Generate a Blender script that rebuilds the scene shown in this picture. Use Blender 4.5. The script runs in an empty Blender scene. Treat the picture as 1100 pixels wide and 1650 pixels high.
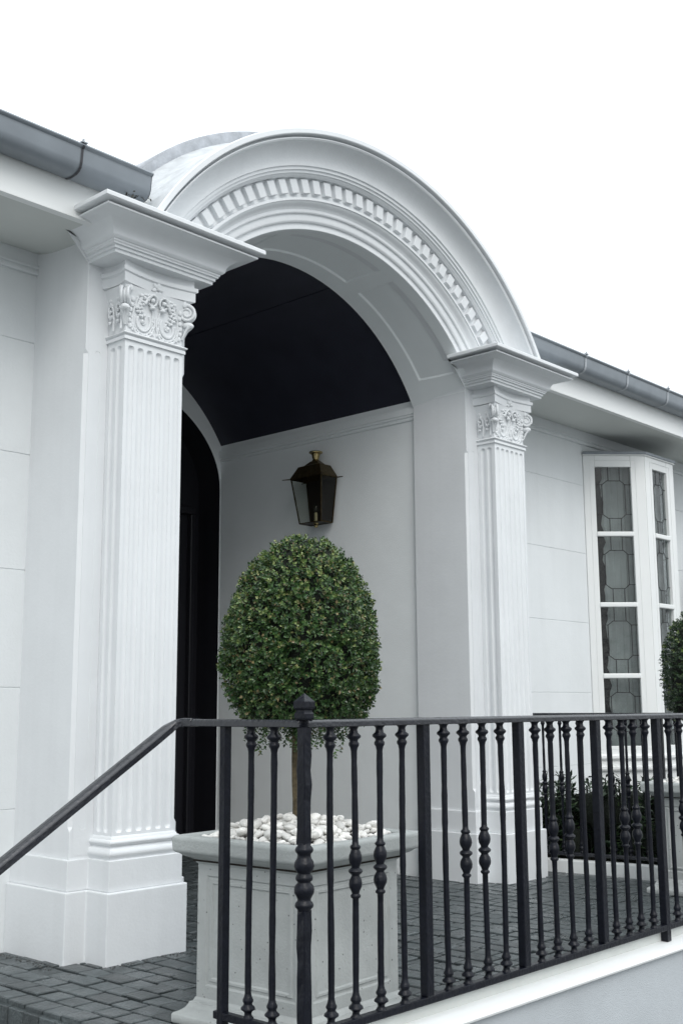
import bpy, bmesh, math, random
from mathutils import Vector, Matrix, Euler
random.seed(7)
sc = bpy.context.scene
COL = sc.collection
PI = math.pi

# ------------------------------------------------------------------ camera
F_PX, PITCH, AX, ROLL = 1831.26, 0.169037, 0.745583, -0.0056234
cam_d = bpy.data.cameras.new('camera')
cam_d.sensor_fit = 'VERTICAL'; cam_d.sensor_height = 24.0
cam_d.lens = F_PX / 1650.0 * 24.0
cam_d.clip_start = 0.05; cam_d.clip_end = 2000
cam = bpy.data.objects.new('camera', cam_d); COL.objects.link(cam)
_fh = Vector((math.cos(AX), math.sin(AX), 0)); _rt = Vector((math.sin(AX), -math.cos(AX), 0)); _up = Vector((0, 0, 1))
_F = _fh * math.cos(PITCH) + _up * math.sin(PITCH)
_U0 = -_fh * math.sin(PITCH) + _up * math.cos(PITCH)
_R = _rt * math.cos(ROLL) + _U0 * math.sin(ROLL)
_U = -_rt * math.sin(ROLL) + _U0 * math.cos(ROLL)
mw = Matrix((_R, _U, -_F)).transposed().to_4x4()
mw.translation = Vector((0, 0, 1.10))
cam.matrix_world = mw
sc.camera = cam

# ------------------------------------------------------------------ sky, sun, exposure
SUN = Vector((-0.62, -1.0, 1.0)).normalized()
world = bpy.data.worlds.new('World'); sc.world = world; world.use_nodes = True
nt = world.node_tree; nt.nodes.clear()
out = nt.nodes.new('ShaderNodeOutputWorld'); bg = nt.nodes.new('ShaderNodeBackground')
sky = nt.nodes.new('ShaderNodeTexSky'); sky.sky_type = 'NISHITA'; sky.sun_disc = False
sky.sun_elevation = math.asin(SUN.z); sky.sun_rotation = math.atan2(SUN.x, SUN.y)
sky.dust_density = 5.0
mix = nt.nodes.new('ShaderNodeMix'); mix.data_type = 'RGBA'; mix.inputs['Factor'].default_value = 0.90
# overcast cloud layer: brightest overhead, a third of that at the horizon (CIE overcast sky)
tc = nt.nodes.new('ShaderNodeTexCoord'); sx = nt.nodes.new('ShaderNodeSeparateXYZ'); nt.links.new(tc.outputs['Generated'], sx.inputs[0])
mr = nt.nodes.new('ShaderNodeMapRange'); mr.inputs['To Min'].default_value = 0.36; mr.inputs['To Max'].default_value = 1.0
nt.links.new(sx.outputs['Z'], mr.inputs['Value'])
cl = nt.nodes.new('ShaderNodeVectorMath'); cl.operation = 'SCALE'; cl.inputs[0].default_value = (21.9, 23.2, 24.1)
nt.links.new(mr.outputs['Result'], cl.inputs['Scale']); nt.links.new(cl.outputs[0], mix.inputs['B'])
nt.links.new(sky.outputs[0], mix.inputs['A']); nt.links.new(mix.outputs['Result'], bg.inputs['Color'])
bg.inputs['Strength'].default_value = 0.10
nt.links.new(bg.outputs[0], out.inputs['Surface'])
sun_d = bpy.data.lights.new('sun', 'SUN'); sun_d.energy = 0.85; sun_d.angle = math.radians(28); sun_d.color = (1, 0.97, 0.93)
sun = bpy.data.objects.new('sun', sun_d); COL.objects.link(sun)
sun.rotation_euler = (-SUN).to_track_quat('-Z', 'Y').to_euler(); sun.location = (0, -5, 12)
vs = sc.view_settings; vs.view_transform = 'Standard'; vs.look = 'None'; vs.gamma = 1; vs.use_curve_mapping = False
vs.exposure = 0.17

# ------------------------------------------------------------------ materials
def mat(name, col, rough=0.5, metal=0.0, spec=0.5, bump=None, mottle=None, rnd=None, extra=None, coat=0.0, wave=None):
    """bump=(scale,strength) fine relief; mottle=(scale,amount) colour wear; rnd=amount of per-object brightness change"""
    m = bpy.data.materials.new(name); m.use_nodes = True
    t = m.node_tree; p = t.nodes['Principled BSDF']
    p.inputs['Base Color'].default_value = (*col, 1); p.inputs['Roughness'].default_value = rough
    p.inputs['Metallic'].default_value = metal; p.inputs['Specular IOR Level'].default_value = spec
    if coat: p.inputs['Coat Weight'].default_value = coat; p.inputs['Coat Roughness'].default_value = 0.15
    geo = t.nodes.new('ShaderNodeNewGeometry')
    cur = None
    if mottle:
        n = t.nodes.new('ShaderNodeTexNoise'); n.inputs['Scale'].default_value = mottle[0]; n.inputs['Detail'].default_value = 5
        n.inputs['Roughness'].default_value = 0.6
        t.links.new(geo.outputs['Position'], n.inputs['Vector'])
        r = t.nodes.new('ShaderNodeMapRange'); r.inputs['From Min'].default_value = 0.3; r.inputs['From Max'].default_value = 0.7
        r.inputs['To Min'].default_value = 1 - mottle[1]; r.inputs['To Max'].default_value = 1 + mottle[1]
        t.links.new(n.outputs['Fac'], r.inputs['Value'])
        cur = r.outputs['Result']
    if rnd:
        oi = t.nodes.new('ShaderNodeObjectInfo')
        r = t.nodes.new('ShaderNodeMapRange'); r.inputs['To Min'].default_value = 1 - rnd; r.inputs['To Max'].default_value = 1 + rnd
        t.links.new(oi.outputs['Random'], r.inputs['Value'])
        if cur is None: cur = r.outputs['Result']
        else:
            mu = t.nodes.new('ShaderNodeMath'); mu.operation = 'MULTIPLY'
            t.links.new(cur, mu.inputs[0]); t.links.new(r.outputs['Result'], mu.inputs[1]); cur = mu.outputs[0]
    if cur is not None:
        v = t.nodes.new('ShaderNodeVectorMath'); v.operation = 'SCALE'; v.inputs[0].default_value = col
        t.links.new(cur, v.inputs['Scale']); t.links.new(v.outputs[0], p.inputs['Base Color'])
    if bump:
        n = t.nodes.new('ShaderNodeTexNoise'); n.inputs['Scale'].default_value = bump[0]; n.inputs['Detail'].default_value = 4
        t.links.new(geo.outputs['Position'], n.inputs['Vector'])
        b = t.nodes.new('ShaderNodeBump'); b.inputs['Strength'].default_value = bump[1]; b.inputs['Distance'].default_value = 0.01
        t.links.new(n.outputs['Fac'], b.inputs['Height']); t.links.new(b.outputs[0], p.inputs['Normal'])
    if wave:
        n = t.nodes.new('ShaderNodeTexNoise'); n.inputs['Scale'].default_value = wave[0]; n.inputs['Detail'].default_value = 2
        t.links.new(geo.outputs['Position'], n.inputs['Vector'])
        b2 = t.nodes.new('ShaderNodeBump'); b2.inputs['Strength'].default_value = wave[1]; b2.inputs['Distance'].default_value = 0.03
        t.links.new(n.outputs['Fac'], b2.inputs['Height'])
        if p.inputs['Normal'].links: t.links.new(p.inputs['Normal'].links[0].from_socket, b2.inputs['Normal'])
        t.links.new(b2.outputs[0], p.inputs['Normal'])
    if extra: extra(t, p, geo)
    return m

def streaks(amount, scale):
    """faint vertical rain streaks in the paint"""
    def f(t, p, geo):
        src = p.inputs['Base Color'].links[0].from_socket
        mp = t.nodes.new('ShaderNodeMapping'); mp.inputs['Scale'].default_value = (scale, scale, 0.5)
        t.links.new(geo.outputs['Position'], mp.inputs['Vector'])
        n = t.nodes.new('ShaderNodeTexNoise'); n.inputs['Scale'].default_value = 1.0; n.inputs['Detail'].default_value = 3
        t.links.new(mp.outputs[0], n.inputs['Vector'])
        r = t.nodes.new('ShaderNodeMapRange'); r.inputs['From Min'].default_value = 0.45; r.inputs['From Max'].default_value = 0.75
        r.inputs['To Min'].default_value = 1.0; r.inputs['To Max'].default_value = 1 - amount
        t.links.new(n.outputs['Fac'], r.inputs['Value'])
        v = t.nodes.new('ShaderNodeVectorMath'); v.operation = 'SCALE'
        t.links.new(src, v.inputs[0]); t.links.new(r.outputs['Result'], v.inputs['Scale'])
        t.links.new(v.outputs[0], p.inputs['Base Color'])
    return f

M = {}
M['plaster'] = mat('white_plaster', (0.71, 0.735, 0.745), 0.6, bump=(90, 0.14), wave=(7, 0.10), mottle=(1.6, 0.035), extra=streaks(0.03, 11))
M['stone'] = mat('white_painted_stone', (0.72, 0.74, 0.755), 0.55, bump=(70, 0.09), wave=(9, 0.06), mottle=(2.5, 0.035), extra=streaks(0.028, 16))
M['trim'] = mat('white_gloss_paint', (0.75, 0.765, 0.76), 0.35, mottle=(3, 0.02))
M['inner'] = mat('pale_grey_plaster', (0.80, 0.83, 0.835), 0.65, bump=(120, 0.14), wave=(6, 0.12), mottle=(1.5, 0.035))
M['eave'] = mat('pale_grey_soffit', (0.56, 0.58, 0.56), 0.6, mottle=(2, 0.04))
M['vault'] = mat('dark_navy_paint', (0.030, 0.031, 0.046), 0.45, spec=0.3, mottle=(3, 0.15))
M['door'] = mat('black_door_paint', (0.013, 0.013, 0.017), 0.35, spec=0.4)
M['gutter'] = mat('grey_gutter_metal', (0.21, 0.235, 0.26), 0.38, spec=0.5, mottle=(6, 0.10))
M['joint'] = mat('pale_gutter_joint', (0.36, 0.385, 0.41), 0.5)
M['jointdark'] = mat('dark_gutter_seam', (0.03, 0.03, 0.035), 0.5)
M['lead'] = mat('lead_roof_sheet', (0.34, 0.36, 0.39), 0.55, bump=(40, 0.3), mottle=(12, 0.25))
M['iron'] = mat('black_painted_iron', (0.0045, 0.0055, 0.010), 0.32, spec=0.24, bump=(70, 0.25), mottle=(30, 0.25))
M['ironwet'] = mat('wet_black_rail_paint', (0.008, 0.009, 0.014), 0.24, spec=0.75, bump=(70, 0.25), mottle=(30, 0.25))
M['kerbshade'] = mat('shaded_kerb_paint', (0.58, 0.60, 0.58), 0.6, bump=(80, 0.1), mottle=(6, 0.07))  # coping white darkened: shade of the vertical upstand is put into the colour
M['concrete'] = mat('grey_cast_concrete', (0.40, 0.425, 0.42), 0.8, bump=(110, 0.25), mottle=(7, 0.10))
M['wallgrey'] = mat('grey_textured_render', (0.44, 0.468, 0.49), 0.85, bump=(230, 0.35), mottle=(3, 0.05))
M['mortar'] = mat('dark_joint_sand', (0.012, 0.013, 0.014), 0.9, bump=(150, 0.5))
M['soil'] = mat('dark_soil', (0.02, 0.016, 0.012), 0.95, bump=(60, 0.9), mottle=(20, 0.4))
M['pebble'] = mat('white_pebble_stone', (0.76, 0.75, 0.72), 0.5, rnd=0.2, mottle=(45, 0.10))
M['brass'] = mat('aged_brass', (0.075, 0.055, 0.026), 0.42, metal=0.9, mottle=(40, 0.35))
M['brassbright'] = mat('polished_brass', (0.45, 0.36, 0.18), 0.22, metal=1.0, mottle=(60, 0.2))
M['lampback'] = mat('dark_lantern_plate', (0.022, 0.017, 0.013), 0.5, metal=0.3)
M['candle'] = mat('cream_candle_tube', (0.30, 0.27, 0.16), 0.5)
M['bark'] = mat('brown_bark', (0.085, 0.066, 0.036), 0.9, bump=(60, 1.0), mottle=(30, 0.5))
M['streetbounce'] = mat('street_bounce_grey', (0.16, 0.165, 0.165), 0.8, bump=(150, 0.5), mottle=(5, 0.15))  # unseen street, grey raised to bounce fill light onto the undersides
M['came'] = mat('dark_lead_came', (0.025, 0.026, 0.028), 0.5, metal=0.3)
M['blind'] = mat('grey_green_blind', (0.40, 0.425, 0.42), 0.9, mottle=(2.2, 0.18))
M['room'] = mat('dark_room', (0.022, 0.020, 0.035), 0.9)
M['rooftile'] = mat('grey_roof_tile', (0.16, 0.165, 0.18), 0.8, bump=(30, 0.3), mottle=(8, 0.15), rnd=0.1)

def paver_mat():
    def f(t, p, geo):
        src = p.inputs['Base Color'].links[0].from_socket
        n = t.nodes.new('ShaderNodeTexNoise'); n.inputs['Scale'].default_value = 140; n.inputs['Detail'].default_value = 2
        t.links.new(geo.outputs['Position'], n.inputs['Vector'])
        r = t.nodes.new('ShaderNodeMapRange'); r.inputs['From Min'].default_value = 0.62; r.inputs['From Max'].default_value = 0.72
        t.links.new(n.outputs['Fac'], r.inputs['Value'])
        mx = t.nodes.new('ShaderNodeMix'); mx.data_type = 'RGBA'
        mx.inputs['B'].default_value = (0.17, 0.18, 0.185, 1)
        t.links.new(src, mx.inputs['A'])
        n2 = t.nodes.new('ShaderNodeTexNoise'); n2.inputs['Scale'].default_value = 4
        t.links.new(geo.outputs['Position'], n2.inputs['Vector'])
        mu = t.nodes.new('ShaderNodeMath'); mu.operation = 'MULTIPLY'
        t.links.new(r.outputs[0], mu.inputs[0]); t.links.new(n2.outputs['Fac'], mu.inputs[1])
        t.links.new(mu.outputs[0], mx.inputs['Factor']); t.links.new(mx.outputs['Result'], p.inputs['Base Color'])
        # damp patches: smoother in places
        r2 = t.nodes.new('ShaderNodeMapRange'); r2.inputs['From Min'].default_value = 0.35; r2.inputs['From Max'].default_value = 0.65
        r2.inputs['To Min'].default_value = 0.18; r2.inputs['To Max'].default_value = 0.5
        t.links.new(n2.outputs['Fac'], r2.inputs['Value']); t.links.new(r2.outputs[0], p.inputs['Roughness'])
    return mat('wet_dark_paver', (0.056, 0.067, 0.070), 0.4, bump=(90, 0.55), mottle=(22, 0.3), rnd=0.28, extra=f)
M['paver'] = paver_mat()

def concrete_pits():
    def f(t, p, geo):
        src = p.inputs['Base Color'].links[0].from_socket
        v = t.nodes.new('ShaderNodeTexVoronoi'); v.inputs['Scale'].default_value = 42
        t.links.new(geo.outputs['Position'], v.inputs['Vector'])
        n = t.nodes.new('ShaderNodeTexNoise'); n.inputs['Scale'].default_value = 25
        t.links.new(geo.outputs['Position'], n.inputs['Vector'])
        a = t.nodes.new('ShaderNodeMapRange'); a.inputs['From Min'].default_value = 0.10; a.inputs['From Max'].default_value = 0.16
        a.inputs['To Min'].default_value = 0.35; a.inputs['To Max'].default_value = 1.0
        t.links.new(v.outputs['Distance'], a.inputs['Value'])
        g = t.nodes.new('ShaderNodeMath'); g.operation = 'LESS_THAN'; g.inputs[1].default_value = 0.50
        t.links.new(n.outputs['Fac'], g.inputs[0])
        mx = t.nodes.new('ShaderNodeMath'); mx.operation = 'MAXIMUM'
        t.links.new(a.outputs[0], mx.inputs[0]); t.links.new(g.outputs[0], mx.inputs[1])
        s = t.nodes.new('ShaderNodeVectorMath'); s.operation = 'SCALE'
        t.links.new(src, s.inputs[0]); t.links.new(mx.outputs[0], s.inputs['Scale']); t.links.new(s.outputs[0], p.inputs['Base Color'])
    return mat('pitted_cast_concrete', (0.41, 0.43, 0.425), 0.8, bump=(110, 0.22), mottle=(5, 0.13), extra=f)
M['pitted'] = concrete_pits()

def leaf_mat(name, cols, rough=0.4):
    m = bpy.data.materials.new(name); m.use_nodes = True; t = m.node_tree; p = t.nodes['Principled BSDF']
    g = t.nodes.new('ShaderNodeNewGeometry'); cr = t.nodes.new('ShaderNodeValToRGB')
    el = cr.color_ramp.elements
    while len(el) < len(cols): el.new(0.5)
    for e, (pos, c) in zip(el, cols): e.position = pos; e.color = (*c, 1)
    t.links.new(g.outputs['Random Per Island'], cr.inputs[0]); t.links.new(cr.outputs[0], p.inputs['Base Color'])
    p.inputs['Roughness'].default_value = rough; p.inputs['Specular IOR Level'].default_value = 0.5
    return m
M['boxleaf'] = leaf_mat('box_leaf', [(0, (0.017, 0.040, 0.015)), (0.40, (0.033, 0.080, 0.024)), (0.75, (0.060, 0.122, 0.035)),
                                     (0.91, (0.105, 0.155, 0.052)), (0.98, (0.18, 0.14, 0.065))], 0.30)
M['youngleaf'] = leaf_mat('young_box_leaf', [(0, (0.08, 0.14, 0.035)), (0.5, (0.13, 0.19, 0.055)), (0.85, (0.21, 0.25, 0.09)), (1, (0.30, 0.28, 0.13))], 0.33)
M['boxdark'] = leaf_mat('dark_box_leaf', [(0, (0.010, 0.024, 0.012)), (0.5, (0.018, 0.045, 0.017)), (0.85, (0.035, 0.075, 0.025)), (1, (0.08, 0.11, 0.04))], 0.35)
M['hedgeleaf'] = leaf_mat('hedge_leaf', [(0, (0.010, 0.024, 0.012)), (0.5, (0.02, 0.045, 0.02)), (0.85, (0.05, 0.095, 0.042)), (1, (0.09, 0.13, 0.06))], 0.35)
M['treeleaf'] = leaf_mat('tree_leaf', [(0, (0.02, 0.05, 0.015)), (0.5, (0.04, 0.10, 0.03)), (1, (0.08, 0.15, 0.05))], 0.5)
M['core'] = mat('shaded_twigs', (0.006, 0.010, 0.005), 0.95, bump=(80, 1.0))  # near-black: the shade deep inside foliage is put into the colour

def glass_mat(name, tint, wavy):
    m = bpy.data.materials.new(name); m.use_nodes = True; t = m.node_tree; t.nodes.clear()
    o = t.nodes.new('ShaderNodeOutputMaterial'); mx = t.nodes.new('ShaderNodeMixShader')
    tr = t.nodes.new('ShaderNodeBsdfTransparent'); tr.inputs[0].default_value = (*tint, 1)
    gl = t.nodes.new('ShaderNodeBsdfGlossy'); gl.inputs['Roughness'].default_value = 0.04
    fr = t.nodes.new('ShaderNodeFresnel'); fr.inputs[0].default_value = 1.5
    gg = t.nodes.new('ShaderNodeNewGeometry'); im = t.nodes.new('ShaderNodeMapRange'); im.inputs['To Min'].default_value = 1.45; im.inputs['To Max'].default_value = 1 / 1.45
    t.links.new(gg.outputs['Backfacing'], im.inputs['Value']); t.links.new(im.outputs['Result'], fr.inputs[0])
    if wavy:
        g = t.nodes.new('ShaderNodeNewGeometry'); n = t.nodes.new('ShaderNodeTexNoise'); n.inputs['Scale'].default_value = wavy; n.inputs['Detail'].default_value = 3
        t.links.new(g.outputs['Position'], n.inputs['Vector'])
        b = t.nodes.new('ShaderNodeBump'); b.inputs['Strength'].default_value = 0.5; b.inputs['Distance'].default_value = 0.015
        t.links.new(n.outputs['Fac'], b.inputs['Height']); t.links.new(b.outputs[0], gl.inputs['Normal']); t.links.new(b.outputs[0], fr.inputs['Normal'])
    t.links.new(fr.outputs[0], mx.inputs[0]); t.links.new(tr.outputs[0], mx.inputs[1]); t.links.new(gl.outputs[0], mx.inputs[2])
    t.links.new(mx.outputs[0], o.inputs['Surface'])
    return m
M['glass'] = glass_mat('leaded_glass', (0.80, 0.82, 0.82), 9)
M['lampglass'] = glass_mat('lantern_glass', (0.82, 0.83, 0.80), 0)

# ------------------------------------------------------------------ helpers
def link(name, me, m, parent=None):
    o = bpy.data.objects.new(name, me); COL.objects.link(o)
    if m is not None and me is not None and not me.materials: me.materials.append(m)
    if parent is not None: o.parent = parent
    return o

def empty(name, label=None, cat=None, loc=(0, 0, 0), group=None, kind=None, parent=None, rz=0.0):
    o = bpy.data.objects.new(name, None); COL.objects.link(o); o.location = loc; o.rotation_euler.z = rz
    if label: o['label'] = label
    if cat: o['category'] = cat
    if group: o['group'] = group
    if kind: o['kind'] = kind
    if parent: o.parent = parent
    return o

class MB:
    def __init__(s): s.v = []; s.f = []
    def add(s, vs_, fs_):
        n = len(s.v); s.v += [tuple(p) for p in vs_]; s.f += [tuple(i + n for i in f) for f in fs_]; return s
    def box(s, x0, x1, y0, y1, z0, z1):
        return s.add([(x0,y0,z0),(x1,y0,z0),(x1,y1,z0),(x0,y1,z0),(x0,y0,z1),(x1,y0,z1),(x1,y1,z1),(x0,y1,z1)],
                     [(3,2,1,0),(4,5,6,7),(0,1,5,4),(1,2,6,5),(2,3,7,6),(3,0,4,7)])
    def grid(s, rows, closed=False):
        """rows: list of equal-length point lists"""
        n = len(rows[0]); vs_ = [p for r in rows for p in r]; fs_ = []
        for i in range(len(rows) - 1):
            for j in range(n if closed else n - 1):
                a = i * n + j; b = i * n + (j + 1) % n
                fs_.append((a, b, b + n, a + n))
        return s.add(vs_, fs_)
    def prism(s, poly, z0, z1):
        n = len(poly)
        vs_ = [(x, y, z0) for x, y in poly] + [(x, y, z1) for x, y in poly]
        fs_ = [tuple(range(n - 1, -1, -1)), tuple(range(n, 2 * n))] + [(i, (i + 1) % n, (i + 1) % n + n, i + n) for i in range(n)]
        return s.add(vs_, fs_)
    def lathe(s, prof, c=(0, 0, 0), seg=12, square=False):
        rows = []
        for r, z in prof:
            row = []
            for k in range(seg):
                a = 2 * PI * k / seg + (PI / seg if square else 0)
                row.append((c[0] + r * math.cos(a), c[1] + r * math.sin(a), c[2] + z))
            rows.append(row)
        s.grid(rows, True)
        n0 = len(s.v) - len(prof) * seg
        s.f.append(tuple(n0 + k for k in range(seg - 1, -1, -1)))
        s.f.append(tuple(n0 + (len(prof) - 1) * seg + k for k in range(seg)))
        return s
    def tube(s, pts, rad, seg=8):
        pts = [Vector(p) for p in pts]; rows = []
        up = None
        for i, p in enumerate(pts):
            d = (pts[min(i + 1, len(pts) - 1)] - pts[max(i - 1, 0)]).normalized()
            if up is None: up = d.orthogonal().normalized()
            up = (up - d * up.dot(d)).normalized(); w = d.cross(up)
            r = rad(i / (len(pts) - 1)) if callable(rad) else rad
            rows.append([p + (up * math.cos(2 * PI * k / seg) + w * math.sin(2 * PI * k / seg)) * r for k in range(seg)])
        s.grid(rows, True)
        n0 = len(s.v) - len(rows) * seg
        s.f.append(tuple(n0 + k for k in range(seg - 1, -1, -1))); s.f.append(tuple(n0 + (len(rows) - 1) * seg + k for k in range(seg)))
        return s
    def blob(s, c, rx, ry, rz, seg=10, rings=6, rot=None):
        rows = []
        for i in range(rings + 1):
            th = PI * i / rings; th = min(max(th, 0.02), PI - 0.02)
            rows.append([Vector((rx * math.sin(th) * math.cos(2 * PI * k / seg), ry * math.sin(th) * math.sin(2 * PI * k / seg), rz * math.cos(th))) for k in range(seg)])
        if rot is not None: rows = [[rot @ p for p in r] for r in rows]
        rows = [[tuple(p + Vector(c)) for p in r] for r in rows]
        return s.grid(rows, True)
    def mesh(s, name, smooth=False, bevel=0.0, seg=2, angle=35):
        me = bpy.data.meshes.new(name); me.from_pydata(s.v, [], s.f); me.validate()
        bm = bmesh.new(); bm.from_mesh(me)
        bmesh.ops.recalc_face_normals(bm, faces=bm.faces)
        if bevel:
            es = [e for e in bm.edges if len(e.link_faces) == 2 and e.calc_face_angle(0) > math.radians(angle)]
            bmesh.ops.bevel(bm, geom=es, offset=bevel, segments=seg, affect='EDGES', profile=0.5, clamp_overlap=True)
        bm.to_mesh(me); bm.free()
        if smooth:
            me.polygons.foreach_set('use_smooth', [True] * len(me.polygons))
            me.set_sharp_from_angle(angle=math.radians(angle))
        return me
    def build(s, name, m, parent=None, smooth=False, bevel=0.0, seg=2, angle=35):
        return link(name, s.mesh(name, smooth, bevel, seg, angle), m, parent)

def box(name, x0, x1, y0, y1, z0, z1, m, parent=None, bevel=0.0):
    return MB().box(x0, x1, y0, y1, z0, z1).build(name, m, parent, bevel=bevel)

def offset_path(path, e):
    """open polyline in XY, offset outward (to the right-hand side of travel is outside) with mitres"""
    res = []
    for i, p in enumerate(path):
        p = Vector(p)
        d0 = (p - Vector(path[i - 1])).normalized() if i > 0 else None
        d1 = (Vector(path[i + 1]) - p).normalized() if i < len(path) - 1 else None
        d0 = d0 or d1; d1 = d1 or d0
        n0 = Vector((d0.y, -d0.x)); n1 = Vector((d1.y, -d1.x))
        k = (n0 + n1) / max(1e-6, 1 + n0.dot(n1))
        res.append((p.x + k.x * e, p.y + k.y * e))
    return res

def moulding(path, prof, capends=True):
    """sweep (offset,z) profile round an XY path; returns MB"""
    mb = MB(); rows = []
    for o, z in prof:
        rows.append([(x, y, z) for x, y in offset_path(path, o)])
    mb.grid(rows)
    if capends:
        n = len(path); k = len(prof)
        mb.f.append(tuple(i * n for i in range(k))); mb.f.append(tuple(i * n + n - 1 for i in range(k - 1, -1, -1)))
    return mb

def arc_pts(c, r, a0, a1, n):
    return [(c[0] + r * math.cos(a0 + (a1 - a0) * i / n), c[1] + r * math.sin(a0 + (a1 - a0) * i / n)) for i in range(n + 1)]

# =================================================================== SETTING
g = MB(); g.box(-400, 400, -400, 400, -1.2, -0.5)
gr = g.build('street_ground', M['streetbounce']); gr['kind'] = 'structure'; gr['label'] = 'unseen street ground in front of the house, kept pale to bounce light'

XL, XR, XC = 3.30, 6.32, 4.81
YW = 4.87                     # house wall face
ZC = 2.42                     # arch centre height

# ---- porch paving: bed + pavers in courses that run into the house
pav = empty('porch_paving', 'dark wet cobble paving of the porch terrace', None, (0, 0, 0), kind='structure')
bed = MB().box(2.52, 6.86, 2.66, 4.868, -0.45, -0.018); bed.box(3.60, 6.04, 4.868, 7.4, -0.45, -0.018); bed.box(6.86, 8.4, 2.66, 3.66, -0.45, -0.018)
bed.build('mortar_bed', M['mortar'], pav)
RAY = random.Random(3)
pav_list = []
cw = 0.108
x = 2.505; ci = 0
while x < 8.3:
    y = 2.66 - RAY.random() * 0.12
    ymax = 7.0 if 3.62 < x < 5.95 else (4.866 if x < 6.80 else 3.64)
    while y < ymax:
        L = RAY.choice([0.112, 0.118, 0.124, 0.13, 0.165]) if x > 2.7 else 0.12
        y1 = min(y + L, ymax)
        ya = max(y, 2.662)
        if y1 - ya > 0.03: pav_list.append((x + 0.006, min(x + cw - 0.006, 8.38), ya + 0.006, y1 - 0.006))
        y += L
    x += cw; ci += 1
def hidden(px, py):            # under a planter or behind the left pier: not seen
    return (2.80 < px < 3.33 and 2.80 < py < 3.31) or (3.02 < px < 3.6 and py > 4.42) or (6.02 < px < 6.62 and py > 4.45)
def key(r):
    px, py = (r[0] + r[1]) / 2, (r[2] + r[3]) / 2
    d = px * 0.735 + py * 0.678
    return d + (3 if hidden(px, py) else 0) + (2 if py > 4.9 else 0)
pav_list.sort(key=key)
def paver_geom(r, rr):
    x0, x1, y0, y1 = r; h = rr.uniform(-0.003, 0.003); b = 0.004; t = [rr.uniform(-0.0012, 0.0012) for _ in range(4)]
    j = lambda: rr.uniform(-0.003, 0.003)
    base = [(x0, y0), (x1, y0), (x1, y1), (x0, y1)]
    base = [(a + j(), c + j()) for a, c in base]
    cx_, cy_ = (x0 + x1) / 2, (y0 + y1) / 2
    ins = [(a + (b if a < cx_ else -b), c + (b if c < cy_ else -b)) for a, c in base]
    vs_ = [(a, c, -0.03) for a, c in base] + [(a, c, h - 0.003) for a, c in base] + [(a, c, h + t[i]) for i, (a, c) in enumerate(ins)]
    fs_ = []
    for k in (0, 4):
        fs_ += [(k + i, k + (i + 1) % 4, k + 4 + (i + 1) % 4, k + 4 + i) for i in range(4)]
    fs_.append((8, 9, 10, 11))
    return vs_, fs_
variants = {}
for i, r in enumerate(pav_list[:300]):
    w = round(r[1] - r[0], 3); l = round(r[3] - r[2], 3); k = (w, l, i % 4)
    if k not in variants:
        mb = MB(); mb.add(*paver_geom((-w / 2, w / 2, -l / 2, l / 2), random.Random(i))); me = mb.mesh('paver', True, angle=20); me.materials.append(M['paver']); variants[k] = me
    o = bpy.data.objects.new('paver', variants[k]); COL.objects.link(o); o.parent = pav
    o.location = ((r[0] + r[1]) / 2, (r[2] + r[3]) / 2, RAY.uniform(-0.002, 0.002)); o.rotation_euler = (RAY.uniform(-.007, .007), RAY.uniform(-.007, .007), RAY.uniform(-.015, .015))
rest = MB()
for i, r in enumerate(pav_list[300:]): rest.add(*paver_geom(r, random.Random(i + 999)))
o = rest.build('far_pavers', M['paver'], pav, True, angle=20); o['kind'] = 'stuff'

# loose grit along the foot of the left pier
grit = MB()
for i in range(170):
    u = RAY.random()
    if u < 0.35: px, py = RAY.uniform(3.06, 3.55), 4.215 - abs(RAY.gauss(0, 0.02))
    elif u < 0.6: px, py = 3.56 + abs(RAY.gauss(0, .05)), RAY.uniform(4.0, 4.3)
    else: px, py = 2.93 - abs(RAY.gauss(0, .025)), RAY.uniform(4.35, 4.85)
    q = RAY.uniform(.002, .006)
    grit.blob((px, py, 0.003), q, q * RAY.uniform(.6, 1), q * .7, 5, 3)
M['grit'] = mat('grey_grit', (0.09, 0.095, 0.095), 0.9, mottle=(60, 0.6))
o = grit.build('grit', M['grit'], None, False); o['kind'] = 'stuff'; o['label'] = 'dark loose grit lying along the foot of the left pier'

# ---- steps down to the left of the terrace
st = empty('entrance_steps', 'dark tiled steps falling away at the left edge of the porch', None, kind='structure')
stb = MB()
for k in range(3):
    stb.box(2.50 - 0.30 * (k + 1), 2.50 - 0.30 * k + 0.02, 3.0, 4.868, -0.5, -0.17 * (k + 1) - 0.012)
stb.build('step_core', M['mortar'], st)
tile_me = {}
for k in range(3):
    zt = -0.17 * k
    y = 2.68 if k == 0 else 3.0
    n = 0
    while y < 4.86:
        w = min(0.104, 4.866 - y)
        if w > 0.04:
            mb = MB().box(2.488 - 0.30 * k, 2.517 - 0.30 * k, y + .003, y + w - .003, zt - 0.165, zt - 0.018)
            mb.build('riser_tile', M['paver'], st, bevel=0.003, seg=1)
        y += 0.104
    if k < 2:
        y = 3.0
        while y < 4.8:
            for q in range(3):
                MB().box(2.485 - .3 * k - .1 * (q + 1) + .003, 2.485 - .3 * k - .1 * q - .003, y + .003, min(y + .15, 4.866), zt - .185, zt - .17).build('tread_tile', M['paver'], st, bevel=.003, seg=1)
            y += .153

# =================================================================== HOUSE
house = empty('house', 'long white rendered single storey house with grey gutter and bay window', 'house', (5, YW, 0))
def H(name, mb, m, **k):
    o = mb.build(name, m, None, **k); o.parent = house; o.matrix_parent_inverse = house.matrix_world.inverted() if False else Matrix.Translation((-5, -YW, 0)); return o
def sub(o, parent):
    o.parent = parent; return o

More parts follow.
